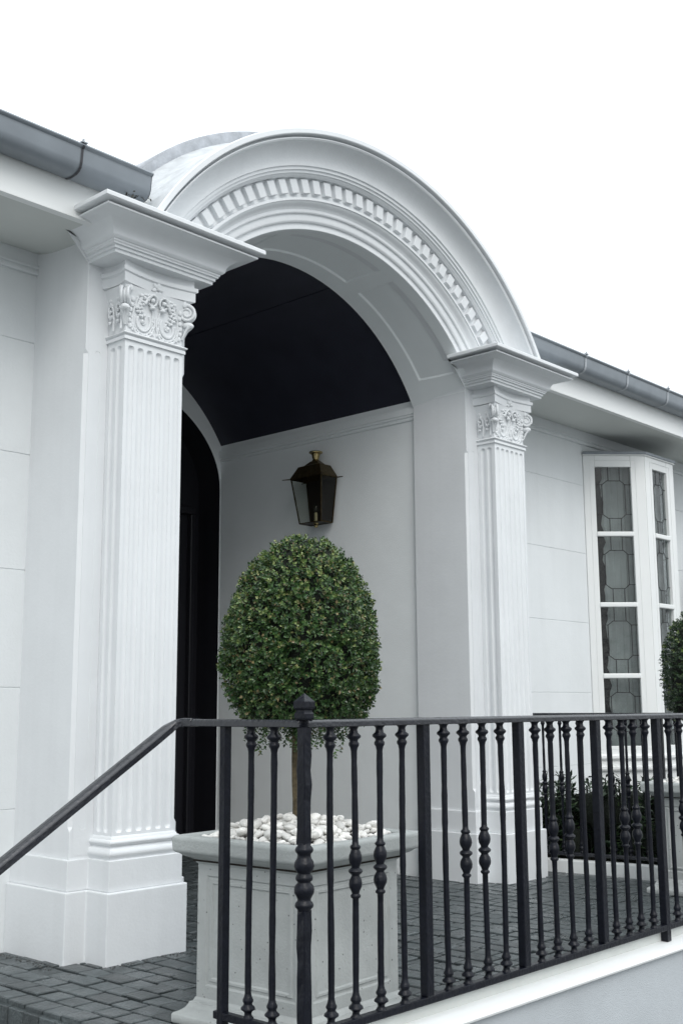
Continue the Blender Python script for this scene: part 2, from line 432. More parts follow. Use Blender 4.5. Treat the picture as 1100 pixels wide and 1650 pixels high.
# coursed walls
wl = H('wall', MB().box(-6.0, 3.05, YW + .004, YW + .30, -.5, 3.9).box(6.57, 8.36, YW + .004, YW + .3, -.5, 3.9).box(9.46, 16, YW + .006, YW + .3, -.5, 3.9).box(8.36, 9.46, YW + .006, YW + .3, 3.215, 3.9), M['plaster'])
zs = [-0.02, 0.63, 1.195, 1.76, 2.335, 2.91, 3.262]
for (x0, x1) in ((-6.0, 3.04), (6.58, 8.262), (9.55, 16)):
    for a, b in zip(zs[:-1], zs[1:]):
        o = MB().box(x0, x1, YW, YW + .02, a + .0012, b - .0012).build('wall_course', M['plaster'], None, bevel=.0022, seg=1); sub(o, wl)
# frieze with its double bead
for (x0, x1) in ((-6.0, 3.005), (6.615, 16)):
    prof = [(YW + .02, 3.268), (YW - .012, 3.268), (YW - .016, 3.274), (YW - .016, 3.284), (YW - .006, 3.289), (YW - .006, 3.297), (YW - .018, 3.301), (YW - .018, 3.311), (YW - .004, 3.318), (YW - .004, 3.40), (YW + .02, 3.40)]
    mb = MB(); mb.grid([[(x0, y, z) for y, z in prof], [(x1, y, z) for y, z in prof]])
    H('frieze_moulding', mb, M['plaster'])
# eaves
for (x0, x1) in ((-6.0, 3.24), (6.38, 16)):
    mb = MB(); pr = [(4.27, 3.60), (4.27, 3.352), (4.262, 3.350), (4.262, 3.337), (4.276, 3.335), (4.30, 3.335), (4.30, 3.60)]
    mb.grid([[(x0, y, z) for y, z in pr], [(x1, y, z) for y, z in pr]]); mb.f.append(tuple(range(len(pr)))); mb.f.append(tuple(len(pr) + k for k in range(len(pr))))
    H('fascia', mb, M['trim'])
for (x0, x1) in ((-6.0, 3.12), (6.50, 16)):
    mb = MB(); pr = [(4.30, 3.342), (4.58, 3.345), (4.70, 3.352), (4.80, 3.366), (4.868, 3.385), (4.868, 3.45), (4.30, 3.45)]
    mb.grid([[(x0, y, z) for y, z in pr], [(x1, y, z) for y, z in pr]])
    H('soffit', mb, M['eave'], smooth=True)
def gutter(x0, x1, joints, dark):
    prof = [(4.262, 3.508), (4.225, 3.500), (4.182, 3.502), (4.160, 3.511), (4.146, 3.526), (4.139, 3.548), (4.133, 3.612), (4.124, 3.616), (4.120, 3.624), (4.124, 3.632), (4.136, 3.634), (4.142, 3.630), (4.143, 3.60), (4.16, 3.545), (4.20, 3.52), (4.255, 3.53), (4.258, 3.62), (4.262, 3.62)]
    mb = MB(); mb.grid([[(x0, y, z) for y, z in prof], [(x1, y, z) for y, z in prof]])
    n = len(prof)
    gt = H('gutter', mb, M['gutter'], smooth=True, angle=50)
    # stop end
    e = MB(); outl = [(y, z) for y, z in prof[:11]] + [(4.262, 3.62)]
    for xx in ((x1,) if x0 < 0 else (x0,)):
        e.add([(xx, y, z) for y, z in outl] + [(xx + .004, y, z) for y, z in outl], [tuple(range(12)), tuple(range(12, 24))])
    sub(e.build('stop_end', M['gutter']), gt).matrix_parent_inverse = Matrix.Identity(4)
    for j in joints:
        op = [(y - .003 if y < 4.2 else y, z - .003) for y, z in prof[:9]]
        b = MB(); w = 0.006 if dark else 0.012
        b.grid([[(j - w, y, z) for y, z in op], [(j + w, y, z) for y, z in op]])
        if dark:
            o = b.build('gutter_seam', M['jointdark'])
        else:
            o = b.build('gutter_joint', M['joint'])
        sub(o, gt); o.matrix_parent_inverse = Matrix.Identity(4)
        c = MB().box(j - .012, j + .02, 4.118, 4.26, 3.636, 3.642).box(j - .004, j + .004, 4.122, 4.13, 3.636, 3.655)
        o = c.build('gutter_clip', M['joint']); sub(o, gt); o.matrix_parent_inverse = Matrix.Identity(4)
gutter(-6.0, 3.145, [2.752, 0.9, -1.0, -2.9], True)
gutter(6.38, 16, [7.125, 7.745, 8.40, 9.05, 9.7, 10.4, 11.1], False)
# roof planes (tiles run up the slope behind the gutters)
mb = MB()
for x0, x1 in ((-6.2, 2.75), (6.9, 16.2)):
    for k in range(16):
        ya = 4.2 + k * .30; z = 3.60 + k * .30 * math.tan(math.radians(19))
        mb.add([(x0, ya, z + .02), (x1, ya, z + .02), (x1, ya + .31, z + .125), (x0, ya + .31, z + .125), (x0, ya, z), (x1, ya, z)], [(0, 1, 2, 3), (4, 5, 1, 0)])
    mb.add([(x0, 4.26, 3.58), (x1, 4.26, 3.58), (x1, 9.0, 5.2), (x0, 9.0, 5.2)], [(0, 1, 2, 3)])
H('roof', mb, M['rooftile'])
H('wall', MB().box(-6.0, 16, 8.9, 9.0, -.5, 5.1), M['plaster'])

# ---- canted bay window
bay = empty('bay_window', None, None, (0, 0, 0), parent=house); bay.matrix_parent_inverse = Matrix.Translation((-5, -YW, 0))
P0 = Vector((8.265, 4.87)); P1 = Vector((8.64, 4.495)); P2 = Vector((9.156, 4.495)); P3 = Vector((9.531, 4.87))
def bay_face(A, B, first):
    """returns a mapper (s along, d outward, z)"""
    d = (B - A).normalized(); n = Vector((d.y, -d.x)); L = (B - A).length
    def P(s, dd, z): q = A + d * s + n * dd; return (q.x, q.y, z)
    return P, L
def bbox(P, s0, s1, d0, d1, z0, z1, mb):
    mb.add([P(s0, d1, z0), P(s1, d1, z0), P(s1, d0, z0), P(s0, d0, z0), P(s0, d1, z1), P(s1, d1, z1), P(s1, d0, z1), P(s0, d0, z1)],
           [(3, 2, 1, 0), (4, 5, 6, 7), (0, 1, 5, 4), (1, 2, 6, 5), (2, 3, 7, 6), (3, 0, 4, 7)])
ZP = [(.768, 1.31), (1.35, 1.893), (1.932, 2.483), (2.523, 3.075)]
for A, B, g0, g1 in ((P0, P1, .102, .407), (P1, P2, .130, .386), (P2, P3, .124, .429)):
    P, L = bay_face(A, B, True)
    fr = MB()
    # stiles, head, transoms of the sash
    bbox(P, .004, g0, -.05, 0, .74, 3.172, fr); bbox(P, g1, L - .004, -.05, 0, .74, 3.172, fr)
    bbox(P, g0, g1, -.05, -.0015, 3.075, 3.172, fr); bbox(P, g0, g1, -.05, -.0015, .74, .768, fr)
    o = fr.build('window_frame', M['trim'], bay, bevel=.004)
    # thin sash line bead proud of the stile
    bd = MB()
    for s in (g0 - .045, g1 + .041): bbox(P, s, s + .004, -.002, .003, .78, 3.13, bd)
    bbox(P, g0 - .041, g1 + .041, -.002, .003, 3.13, 3.134, bd)
    bd.build('frame_bead', M['trim'], bay)
    for a, b in zip(ZP[:-1], ZP[1:]):
        tb = MB(); bbox(P, g0 - .004, g1 + .004, -.042, .010, a[1], b[0], tb)
        tb.build('glazing_bar', M['trim'], bay, bevel=.008)
    for (z0, z1) in ZP:
        gl = MB(); bbox(P, g0 + .001, g1 - .001, -.030, -.026, z0 + .001, z1 - .001, gl); gl.build('pane', M['glass'], bay)
        # leaded pattern
        w = g1 - g0; h = z1 - z0
        U = lambda a, b: (g0 + a * w, z0 + b * h)
        segs = [((.34, .21), (.72, .21)), ((.72, .21), (.84, .27)), ((.84, .27), (.84, .73)), ((.84, .73), (.72, .79)), ((.72, .79), (.34, .79)), ((.34, .79), (.20, .73)), ((.20, .73), (.20, .27)), ((.20, .27), (.34, .21)),
                ((.38, 0), (.38, .21)), ((.70, 0), (.70, .21)), ((.38, .79), (.38, 1)), ((.70, .79), (.70, 1)), ((0, .27), (.20, .27)), ((.84, .27), (1, .27)), ((0, .73), (.20, .73)), ((.84, .73), (1, .73))]
        lm = MB()
        for a, b in segs:
            a = U(*a); b = U(*b); dx, dz = b[0] - a[0], b[1] - a[1]; l = math.hypot(dx, dz); nx, nz = -dz / l * .0032, dx / l * .0032
            q = [(a[0] + nx, a[1] + nz), (b[0] + nx, b[1] + nz), (b[0] - nx, b[1] - nz), (a[0] - nx, a[1] - nz)]
            lm.add([P(s, -.0245, z) for s, z in q] + [P(s, -.0225, z) for s, z in q], [(0, 1, 2, 3), (4, 5, 6, 7), (0, 1, 5, 4), (1, 2, 6, 5), (2, 3, 7, 6), (3, 0, 4, 7)])
        lm.build('lead_came', M['came'], bay)
    # blind a little way behind the glass
    bl = MB(); n = 18
    rows = [[P(g0 + .085 + (.012 * math.sin(z * 21) + .007 * math.sin(z * 57)) * (i < 2) + (L - g0 - .105) * i / n, -.13 + .010 * math.sin(i * 2.1), z) for i in range(n + 1)] for z in [.70 + .05 * q for q in range(50)]]
    bl.grid(rows); bl.build('window_blind', M['blind'], bay, smooth=True)
    # apron panels below the glass
    ap = MB(); bbox(P, .004, L - .004, -.10, 0, 0, .575, ap); ap.build('apron_panel', M['trim'], bay, bevel=.003)
poly = [(P0.x, P0.y), (P1.x, P1.y), (P2.x, P2.y), (P3.x, P3.y)]
moulding(poly, [(-.06, .576), (.03, .576), (.036, .590), (.036, .606), (.016, .612), (.016, .655), (.03, .660), (.04, .672), (.04, .690), (.004, .704), (.004, .74), (-.06, .74)]).build('window_sill', M['trim'], bay)
moulding(poly, [(-.05, 3.172), (.012, 3.172), (.014, 3.180), (-.05, 3.180)]).build('head_moulding', M['trim'], bay)
rf = MB(); up_ = offset_path(poly, .022)
rf.prism([(a, b) for a, b in up_], 3.181, 3.206); rf.build('bay_roof', M['gutter'], bay, bevel=.004)
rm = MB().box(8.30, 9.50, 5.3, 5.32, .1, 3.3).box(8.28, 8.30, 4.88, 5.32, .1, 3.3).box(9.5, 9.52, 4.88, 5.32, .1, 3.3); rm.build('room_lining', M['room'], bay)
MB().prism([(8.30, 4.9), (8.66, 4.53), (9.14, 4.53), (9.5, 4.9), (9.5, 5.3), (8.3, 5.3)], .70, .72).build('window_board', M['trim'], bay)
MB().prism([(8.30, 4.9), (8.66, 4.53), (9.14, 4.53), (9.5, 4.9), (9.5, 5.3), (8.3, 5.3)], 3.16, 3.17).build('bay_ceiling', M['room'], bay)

# =================================================================== PORTICO
port = empty('portico', 'white arched entrance portico with fluted pilasters, carved capitals and dentil arch', 'portico', (XC, 4.4, 0))
PI_INV = Matrix.Translation((-XC, -4.4, 0))
def Pt(name, mb, m, **k):
    o = mb.build(name, m, None, **k); o.parent = port; o.matrix_parent_inverse = PI_INV; return o

def fluted_face(o, u, n, w, z0, z1, cnt, fw, depth, zb0, zb1, margin=None):
    """flat face with cnt round-ended flutes; o = lower-left corner at z=0 plane, u along, n outward"""
    u = Vector(u); n = Vector(n); o = Vector(o)
    pitch = (w - (margin or 0) * 2) / cnt
    us = [0.0]
    for k in range(cnt):
        c = (margin or 0) + pitch * (k + .5)
        for j in range(-4, 5): us.append(c + fw / 2 * math.sin(j / 4 * PI / 2))
    us.append(w)
    rr = fw / 2
    ends = [rr * (1 - math.cos(i / 6 * PI / 2)) for i in range(7)]
    zl = [z0] + [zb0 + e for e in ends] + [zb1 - e for e in reversed(ends)] + [z1]
    rows = []
    for z in zl:
        row = []
        for x_ in us:
            d = 0.0
            for k in range(cnt):
                c = (margin or 0) + pitch * (k + .5)
                a = (x_ - c) / rr
                if abs(a) < 1:
                    zz = 0.0
                    if z < zb0 + rr: zz = (zb0 + rr - z) / rr
                    elif z > zb1 - rr: zz = (z - (zb1 - rr)) / rr
                    q = 1 - a * a - zz * zz
                    if q > 0: d = depth * math.sqrt(q)
            p = o + u * x_ - n * d
            row.append((p.x, p.y, z))
        rows.append(row)
    return rows

def footprint(xc, ep, ei):
    """plan of pier + pilaster, from wall round the front to the wall"""
    return [(xc - .30 - ei, YW), (xc - .30 - ei, 4.42 - ei), (xc - .175 - ep, 4.42 - ei), (xc - .175 - ep, 4.28 - ep), (xc + .175 + ep, 4.28 - ep), (xc + .175 + ep, 4.42 - ei), (xc + .30 + ei, 4.42 - ei), (xc + .30 + ei, YW)]

def spiral(c, ax, ay, r0, r1, turns, a0, n=28, sgn=1):
    c = Vector(c); ax = Vector(ax); ay = Vector(ay)
    return [c + (ax * math.cos(a0 + sgn * 2 * PI * turns * t) + ay * math.sin(a0 + sgn * 2 * PI * turns * t)) * (r0 + (r1 - r0) * t) for t in [i / n for i in range(n + 1)]]

def capital_parts(pil, xc):
    add = lambda name, mb, sm=True, **k: sub(mb.build(name, M['stone'], None, smooth=sm, **k), pil)
    res = []
    yb = 4.42
    # bell: flares outwards towards the abacus
    rows = []
    for i in range(9):
        t = i / 8; z = 2.872 + .225 * t; e = -.004 + .030 * t ** 2.6
        rows.append([(xc - .175 - e, yb, z), (xc - .175 - e, 4.28 - e, z), (xc + .175 + e, 4.28 - e, z), (xc + .175 + e, yb, z)])
    bell = MB(); bell.grid(rows); res.append(add('bell', bell, True, angle=40))
    # abacus with concave sides
    ab = MB(); pr = [(0, 3.098), (.012, 3.104), (.012, 3.150), (.022, 3.156), (.022, 3.176), (.008, 3.180), (.008, 3.212)]
    rows = []
    for o_, z in pr:
        e = .030 + o_; pts = [(xc - .175 - e, yb, z)]
        N = 6
        for k in range(N + 1):
            t = k / N; pts.append((xc - .175 - e + .020 * math.sin(PI * t), yb - (yb - 4.28 + e) * t, z))
        for k in range(1, 13):
            t = k / 12; pts.append((xc - .175 - e + (.35 + 2 * e) * t, 4.28 - e + .034 * math.sin(PI * t), z))
        for k in range(1, N + 1):
            t = k / N; pts.append((xc + .175 + e - .020 * math.sin(PI * t), 4.28 - e + (yb - 4.28 + e) * t, z))
        rows.append(pts)
    ab.grid(rows); ab.f.append(tuple(range(len(rows[0])))); res.append(add('abacus', ab, True, angle=30))
    # corner volutes in the diagonal planes
    for s in (-1, 1):
        dg = Vector((s, -1, 0)).normalized(); nn = Vector((1, s, 0)).normalized(); up_ = Vector((0, 0, 1))
        c = Vector((xc + s * .188, 4.268, 3.040))
        v = MB()
        v.blob(c, .040, .040, .040, 14, 8, rot=Matrix((dg, nn * .42, up_)).transposed())
        for off in (-.016, .016):
            v.tube(spiral(c + nn * off, dg, up_, .046, .010, 1.9, PI * .75, 40, -1), lambda t: .0085 - .003 * t, 8)
        # the arm that feeds the scroll up the face
        st_ = c + dg * -.046 * .7 + up_ * .036
        for off in (-.016, .016):
            v.tube([st_ + nn * off, st_ + nn * off - dg * .03 + up_ * .004, st_ + nn * off - dg * .055 - up_ * .015, st_ + nn * off - dg * .07 - up_ * .05], .007, 6)
        res.append(add('volute', v))
        k = MB(); k.blob(c + dg * .006 - up_ * .060, .030, .024, .019, 12, 7, rot=Matrix((dg, nn, up_)).transposed())
        for a in (-.6, 0, .6): k.tube([c - up_ * .062 + dg * .02 + nn * a * .03, c - up_ * .085 + dg * .0 + nn * a * .02, c - up_ * .135 - dg * .022 + nn * a * .01], lambda t: .009 - .004 * t, 6)
        res.append(add('volute_leaf', k))
        # frill of small leaves over the scroll
        f = MB()
        for i in range(4):
            f.blob(c + up_ * (.052 - .006 * abs(i - 1.5)) + nn * (i - 1.5) * .016 - dg * .008, .012, .008, .018, 8, 5)
        res.append(add('leaf_frill', f))
    # scroll leaves on the face
    def face(x_, z, out=.0): # point on the bell front
        t = max(0, min(1, (z - 2.872) / .225)); e = -.004 + .030 * t ** 2.6
        return Vector((xc + x_, 4.28 - e - out, z))
    for s in (-1, 1):
        L = MB()
        c = (s * .078, 2.940)
        def sp(r0, r1, turns, a0, n=34, cc=c, zz=1.15):
            return [face(cc[0] + s * (r0 + (r1 - r0) * i / n) * math.cos(a0 + 2 * PI * turns * i / n), cc[1] + zz * (r0 + (r1 - r0) * i / n) * math.sin(a0 + 2 * PI * turns * i / n), .003) for i in range(n + 1)]
        L.tube(sp(.074, .060, .62, PI * .86), lambda t: .0062, 6)
        L.tube(sp(.061, .048, .62, PI * .86), lambda t: .0052, 6)
        L.tube(sp(.050, .010, 1.35, PI * .80), lambda t: .0072 - .0025 * t, 6)
        for i in range(9):
            aa = PI * .95 + i * .42; L.blob(face(c[0] + s * .062 * math.cos(aa), c[1] + .071 * math.sin(aa), .004), .0085, .007, .0085, 6, 5)
        for i in range(6):
            L.blob(face(s * (.150 + .006 * math.sin(i)), 2.905 + .026 * i, .004), .011, .008, .013, 6, 5); L.blob(face(s * (.118 - .004 * i), 3.00 + .010 * i, .006), .010, .008, .010, 6, 5)
        L.blob(face(c[0], c[1], .004), .011, .009, .011, 8, 6)
        # lobes of the acanthus
        for i in range(7):
            t = i / 6; px = c[0] + s * (.006 + .02 * math.sin(t * 5)); pz = 2.965 + .105 * t
            L.blob(face(px + s * .012, pz, .006), .011, .009, .0085, 8, 5); L.blob(face(px - s * .014, pz + .006, .005), .010, .008, .008, 8, 5)
            L.blob(face(px, pz, .006), .007, .008, .010, 6, 5)
        L.tube([face(s * .135, 2.885, .002), face(s * .142, 2.94, .002), face(s * .130, 3.0, .003), face(s * .118, 3.05, .006)], .0055, 6)
        L.tube([face(s * .012, 2.885, .002), face(s * .02, 2.94, .002), face(s * .018, 2.99, .003), face(s * .035, 3.045, .006)], .0055, 6)
        for i in range(3): L.blob(face(s * (.100 - .02 * i), 3.062 - .006 * i, .008), .012, .008, .009, 8, 5)
        res.append(add('acanthus_scroll', L))
        T = MB(); T.tube([face(s * x_, 3.052 + .028 * q, .010) for x_, q in [(.075, -.9), (.062, .2)]] + [face(s * .034 + s * .026 * math.cos(a), 3.052 + .026 * math.sin(a), .010) for a in [PI * .3 + i * .42 for i in range(1, 12)]], lambda t: .0072 - .002 * t, 7)
        T.blob(face(s * .034, 3.052, .012), .012, .012, .012, 8, 6)
        T.blob(face(s * .03, 3.015, .012), .017, .013, .010, 8, 6)
        res.append(add('small_scroll', T))
    r = MB()
    for i in range(6):
        a = i * PI / 3 + .2; r.blob((xc + .020 * math.cos(a), 4.268, 3.118 + .024 * math.sin(a)), .012, .010, .016, 8, 5, rot=Matrix.Rotation(PI / 2 - a, 3, 'Y'))
    r.blob((xc, 4.258, 3.118), .010, .010, .010, 8, 6)
    res.append(add('rosette', r))
    # shadow gap under the abacus with bead
    bdm = MB()
    for i in range(9): bdm.blob((xc - .135 + .27 * i / 8, 4.262, 3.092), .008, .006, .004, 6, 4)
    res.append(add('bead_row', bdm))
    # relief on both returns
    for s in (-1, 1):
        R_ = MB(); xs = xc + s * .186
        for yo in (4.325, 4.385):
            R_.tube([Vector((xs, yo + q[0], q[1])) for q in [(-.022, 2.885), (-.026, 2.94), (-.02, 2.99), (.0, 3.03), (.016, 3.0), (.012, 2.96), (-.004, 2.945)]], .0055, 6)
            for i in range(5): R_.blob((xs, yo + .006 * (-1) ** i, 2.93 + .028 * i), .008, .012, .010, 8, 5)
        res.append(add('return_leaf', R_))
    return res

pil_names = []
def pilaster(xc, side):
    pil = empty('pilaster', 'left pilaster nearest the steps' if side == 0 else 'right pilaster nearest the bay window', None, (0, 0, 0)); pil.parent = port; pil.matrix_parent_inverse = PI_INV
    add = lambda name, mb, **k: sub(mb.build(name, M['stone'], None, **k), pil)
    # pier behind, with stopped chamfers
    def chpoly(c): return [(xc - .30, YW + .0), (xc - .30, 4.42 + c), (xc - .30 + c, 4.42), (xc + .30 - c, 4.42), (xc + .30, 4.42 + c), (xc + .30, YW)]
    pier = MB()
    rows = [[(x_, y_, z) for x_, y_ in chpoly(c)] for z, c in ((.40, .0005), (.555, .0005), (.575, .017), (2.765, .017), (2.785, .0005), (3.40, .0005))]
    pier.grid(rows); pier.f.append(tuple((len(rows) - 1) * 6 + k for k in range(6)))
    add('pier', pier, bevel=.003, seg=1, angle=25)
    # stop-ended flutes beside the pilaster
    fl = MB()
    for s in (-1, 1):
        x0 = xc - .283 if s < 0 else xc + .178
        fl.grid(fluted_face((x0, 4.4185, 0), (1, 0, 0), (0, -1, 0), .105, .45, 3.2, 1, .030, .013, .56, 2.785, .002 if s > 0 else .040))
    add('pier_flutes', fl, smooth=True, angle=30)
    sh = MB()
    z0, z1, zb0, zb1 = .50, 2.86, .548, 2.805
    sh.grid(fluted_face((xc - .175, 4.28, 0), (1, 0, 0), (0, -1, 0), .35, z0, z1, 6, .036, .0135, zb0, zb1, .010))
    sh.grid(fluted_face((xc - .175, 4.42, 0), (0, -1, 0), (-1, 0, 0), .14, z0, z1, 2, .036, .0135, zb0, zb1, .018))
    sh.grid(fluted_face((xc + .175, 4.28, 0), (0, 1, 0), (1, 0, 0), .14, z0, z1, 2, .036, .0135, zb0, zb1, .018))
    add('shaft', sh, smooth=True, angle=30)
    path = [(xc - .175, 4.42), (xc - .175, 4.28), (xc + .175, 4.28), (xc + .175, 4.42)]
    bm_ = moulding(path, [(.0, .436), (.016, .436)] + [(.016 + .012 * math.sin(PI * i / 8), .438 + .046 * i / 8) for i in range(9)] + [(.010, .486), (.008, .493), (.016, .496)] + [(.016 + .006 * math.sin(PI * i / 6), .497 + .022 * i / 6) for i in range(7)] + [(.010, .521), (.008, .528), (.0, .535)])
    add('base_moulding', bm_, smooth=True, angle=40)
    am = moulding(path, [(.0, 2.832), (.010, 2.832), (.010, 2.848), (.005, 2.850)] + [(.006 + .012 * math.sin(PI * i / 6), 2.852 + .018 * i / 6) for i in range(7)] + [(.0, 2.874)])
    add('astragal', am, smooth=True, angle=40)
    # plinth in two heights
    pl = MB(); pl.prism(footprint(xc, .048, .032), -.02, .302); add('plinth', pl, bevel=.006)
    pl = MB(); pl.prism(footprint(xc, .030, .014), .302, .436); add('plinth_block', pl, bevel=.004)
    capital_parts(pil, xc)
    # entablature block
    ep = [(xc - .30, 4.42), (xc - .30, 4.205), (xc + .30, 4.205), (xc + .30, 4.42)]
    prof = [(.0, 3.212), (.0, 3.228), (.010, 3.230), (.010, 3.243), (.021, 3.246), (.021, 3.252), (.027, 3.258), (.027, 3.264), (.036, 3.268)]
    for i in range(4):
        t = i / 3; prof.append((.036 + .010 * math.sin(t * PI / 2), 3.269 + .012 * t))
    for i in range(13):
        th = i / 12 * PI / 2
        prof.append((.046 + .104 * (1 - math.cos(th)), 3.282 + .066 * math.sin(th)))
    prof += [(.156, 3.349), (.162, 3.352), (.163, 3.357), (.160, 3.361), (.128, 3.362), (.128, 3.374), (.184, 3.374), (.190, 3.378), (.190, 3.396), (.186, 3.400)]
    en = moulding(ep, prof)
    n = 4; k = len(prof)
    en.f.append((0, 1, 2, 3)); en.f.append(tuple((k - 1) * n + i for i in range(4)))
    add('entablature', en, smooth=True, angle=28)
    return pil
pilaster(XL, 0); pilaster(XR, 1)

# ---- arch ring: profile swept round the centre, ends standing on the entablatures
def ring(prof, zcut=3.39, n=96, close=True, r_off=0):
    mb = MB(); rows = []
    for i in range(n + 1):
        t = -1 + 2 * i / n; row = []
        for r, y in prof:
            th = math.acos(min(1, (zcut - ZC) / r)) * t
            row.append((XC + r * math.sin(th), y, ZC + r * math.cos(th)))
        rows.append(row)
    mb.grid(rows)
    if close:
        k = len(prof); mb.f.append(tuple(range(k))); mb.f.append(tuple(n * k + q for q in range(k)))
    return mb
RI = 1.455
pro = [(RI, 4.50), (RI, 4.374), (RI + .003, 4.370), (RI + .036, 4.370), (RI + .038, 4.358), (RI + .044, 4.352), (RI + .050, 4.350), (RI + .084, 4.350), (RI + .086, 4.338), (RI + .092, 4.334), (RI + .108, 4.334)]
for i in range(7):
    t = i / 6; pro.append((RI + .110 + .036 * t, 4.332 - .034 * (t - .12 * math.sin(2 * PI * t))))
pro += [(RI + .147, 4.290), (RI + .162, 4.290), (RI + .164, 4.304), (RI + .272, 4.304), (RI + .272, 4.270)]
for i in range(5):
    t = i / 4; pro.append((RI + .274 + .010 * t, 4.268 - .012 * math.sin(t * PI / 2)))
pro += [(RI + .288, 4.252), (RI + .288, 4.244), (RI + .302, 4.242), (RI + .303, 4.232), (RI + .318, 4.230), (RI + .320, 4.222)]
for i in range(15):
    th = i / 14 * PI / 2; pro.append((RI + .322 + .108 * math.sin(th), 4.220 - .100 * (1 - math.cos(th))))
pro += [(RI + .434, 4.116), (RI + .438, 4.112), (RI + .443, 4.113), (RI + .444, 4.145), (RI + .456, 4.145), (RI + .457, 4.098), (RI + .461, 4.094), (RI + .485, 4.094), (RI + .490, 4.099)]
arch = Pt('arch_ring', ring(pro), M['stone'], smooth=True, angle=28)
# dentils
dm = MB(); dm.box(-.0285, .0285, -.027, .003, -.041, .041)
dme = dm.mesh('dentil', bevel=.0025, seg=1); dme.materials.append(M['stone'])
for k in range(-17, 18):
    th = math.radians(3.2 * k)
    if ZC + 1.69 * math.cos(th) < 3.43: continue
    o = bpy.data.objects.new('dentil', dme); COL.objects.link(o); o.parent = arch
    o.matrix_parent_inverse = Matrix.Identity(4)
    o.location = (XC + (RI + .222) * math.sin(th), 4.304, ZC + (RI + .222) * math.cos(th)); o.rotation_euler = (0, th, 0)
# outer plastered back of the arch
bk = [(RI + .490, 4.099), (RI + .492, 4.20), (RI + .498, 4.34), (RI + .512, 4.42), (RI + .535, 4.47), (RI + .548, 4.50), (RI + .548, 4.54)]
M['weathered'] = mat('weathered_white_plaster', (0.50, 0.52, 0.535), 0.75, bump=(40, 0.3), mottle=(9, 0.16), extra=streaks(0.12, 12))
Pt('arch_back', ring(bk, 3.34, close=False), M['weathered'], smooth=True, angle=60)
ld = [(RI + .540, 4.492), (RI + .598, 4.490), (RI + .606, 4.496), (RI + .606, 7.2), (RI + .56, 7.2)]
Pt('barrel_roof', ring(ld, 3.43, close=False), M['lead'], smooth=True, angle=40)
# dark gap of the flashing on the left haunch
fl = MB(); th0, th1 = math.radians(-49.5), math.radians(-42.0)
for (a0, a1) in ((th0, th1),):
    q = []
    for a, w in ((a0, .010), (a0 + (a1 - a0) * .5, .013), (a1, .006)):
        for dr in (0, w): q.append((XC + (RI + .585 + .02) * math.sin(a), 4.46 - dr, ZC + (RI + .585 + .0) * math.cos(a)))
    fl.add(q, [(0, 1, 3, 2), (2, 3, 5, 4)])
Pt('lead_flashing', fl, M['jointdark'])

# ---- soffit of the front arch with three sunk panels
def soffit():
    mb = MB(); ymin, ymax = 4.376, 4.872
    A = []
    edges = [(-52.5, -20.5), (-15.7, 15.7), (20.5, 52.5)]
    brk = []
    for a, b in edges: brk += [a, a + .45, b - .45, b]
    angs = sorted(set([-59.8 + 119.6 * i / 72 for i in range(73)] + brk))
    ys = [ymin, 4.455, 4.466, 4.60, 4.734, 4.745, ymax]
    rows = []
    for a in angs:
        row = []
        for y in ys:
            t = (y - ymin) / (ymax - ymin); r = RI + (1.40 - RI) * t; zc = ZC + .035 * t; d = 0
            for p0, p1 in edges:
                if p0 + .2 < a < p1 - .2 and 4.46 < y < 4.74: d = .010
            am = math.degrees(math.asin(1.212 / r)); aa = max(-am, min(am, a)); th = math.radians(aa)
            row.append((XC + (r + d) * math.sin(th), y, zc + (r + d) * math.cos(th)))
        rows.append(row)
    mb.grid(rows); return mb
Pt('arch_soffit', soffit(), M['inner'], smooth=True, angle=20)
# back face of the front arch and jamb tops
mb = MB(); rows = []
for i in range(41):
    th = math.radians(-59.8 + 119.6 * i / 40)
    rows.append([(XC + 1.40 * math.sin(th), 4.872, 2.455 + 1.40 * math.cos(th)), (XC + 1.62 * math.sin(th), 4.872, 2.455 + 1.62 * math.cos(th))])
mb.grid(rows); Pt('arch_inner_face', mb, M['inner'])
mb = MB().box(XR - .302, XR - .27, 4.425, 4.8685, 3.188, 3.194); Pt('springing_line', mb, M['inner'])

# ---- tunnel: side walls, cornice, vault, back arch
for s in (-1, 1):
    xi = XC + s * 1.242
    x0, x1 = (xi, xi + .3) if s > 0 else (xi - .3, xi)
    w = Pt('side_wall', MB().box(x0, x1, 4.873, 6.936, -.05, 3.40), M['inner'])
    pr = [(0, 3.075), (.010, 3.078), (.012, 3.090), (.006, 3.094), (.006, 3.100), (.016, 3.104), (.018, 3.116), (.024, 3.122), (.024, 3.170), (0, 3.170)]
    mb = MB(); mb.grid([[(xi - s * o_, y, z) for o_, z in pr] for y in (4.874, 6.928)])
    Pt('side_cornice', mb, M['inner'])
    MBp = MB().box(min(xi, xi - s * .012), max(xi, xi - s * .012), 4.873, 6.92, -.01, .16)
    Pt('skirting', MBp, M['inner'])
mb = MB(); rows = []
rv = 1.458
angs = [-62 + 124 * i / 60 for i in range(61)]; sa = math.degrees(math.asin((5.25 - XC) / rv))
for extra_a in (sa, -sa): angs += [extra_a - .12, extra_a - .08, extra_a + .08, extra_a + .12]
for a in sorted(angs):
    th = math.radians(a); r = rv + (.012 if min(abs(a - sa), abs(a + sa)) < .1 else 0)
    rows.append([(XC + r * math.sin(th), y, 2.455 + r * math.cos(th)) for y in (4.874, 6.94)])
mb.grid(rows); Pt('vault', mb, M['vault'], smooth=True, angle=20)
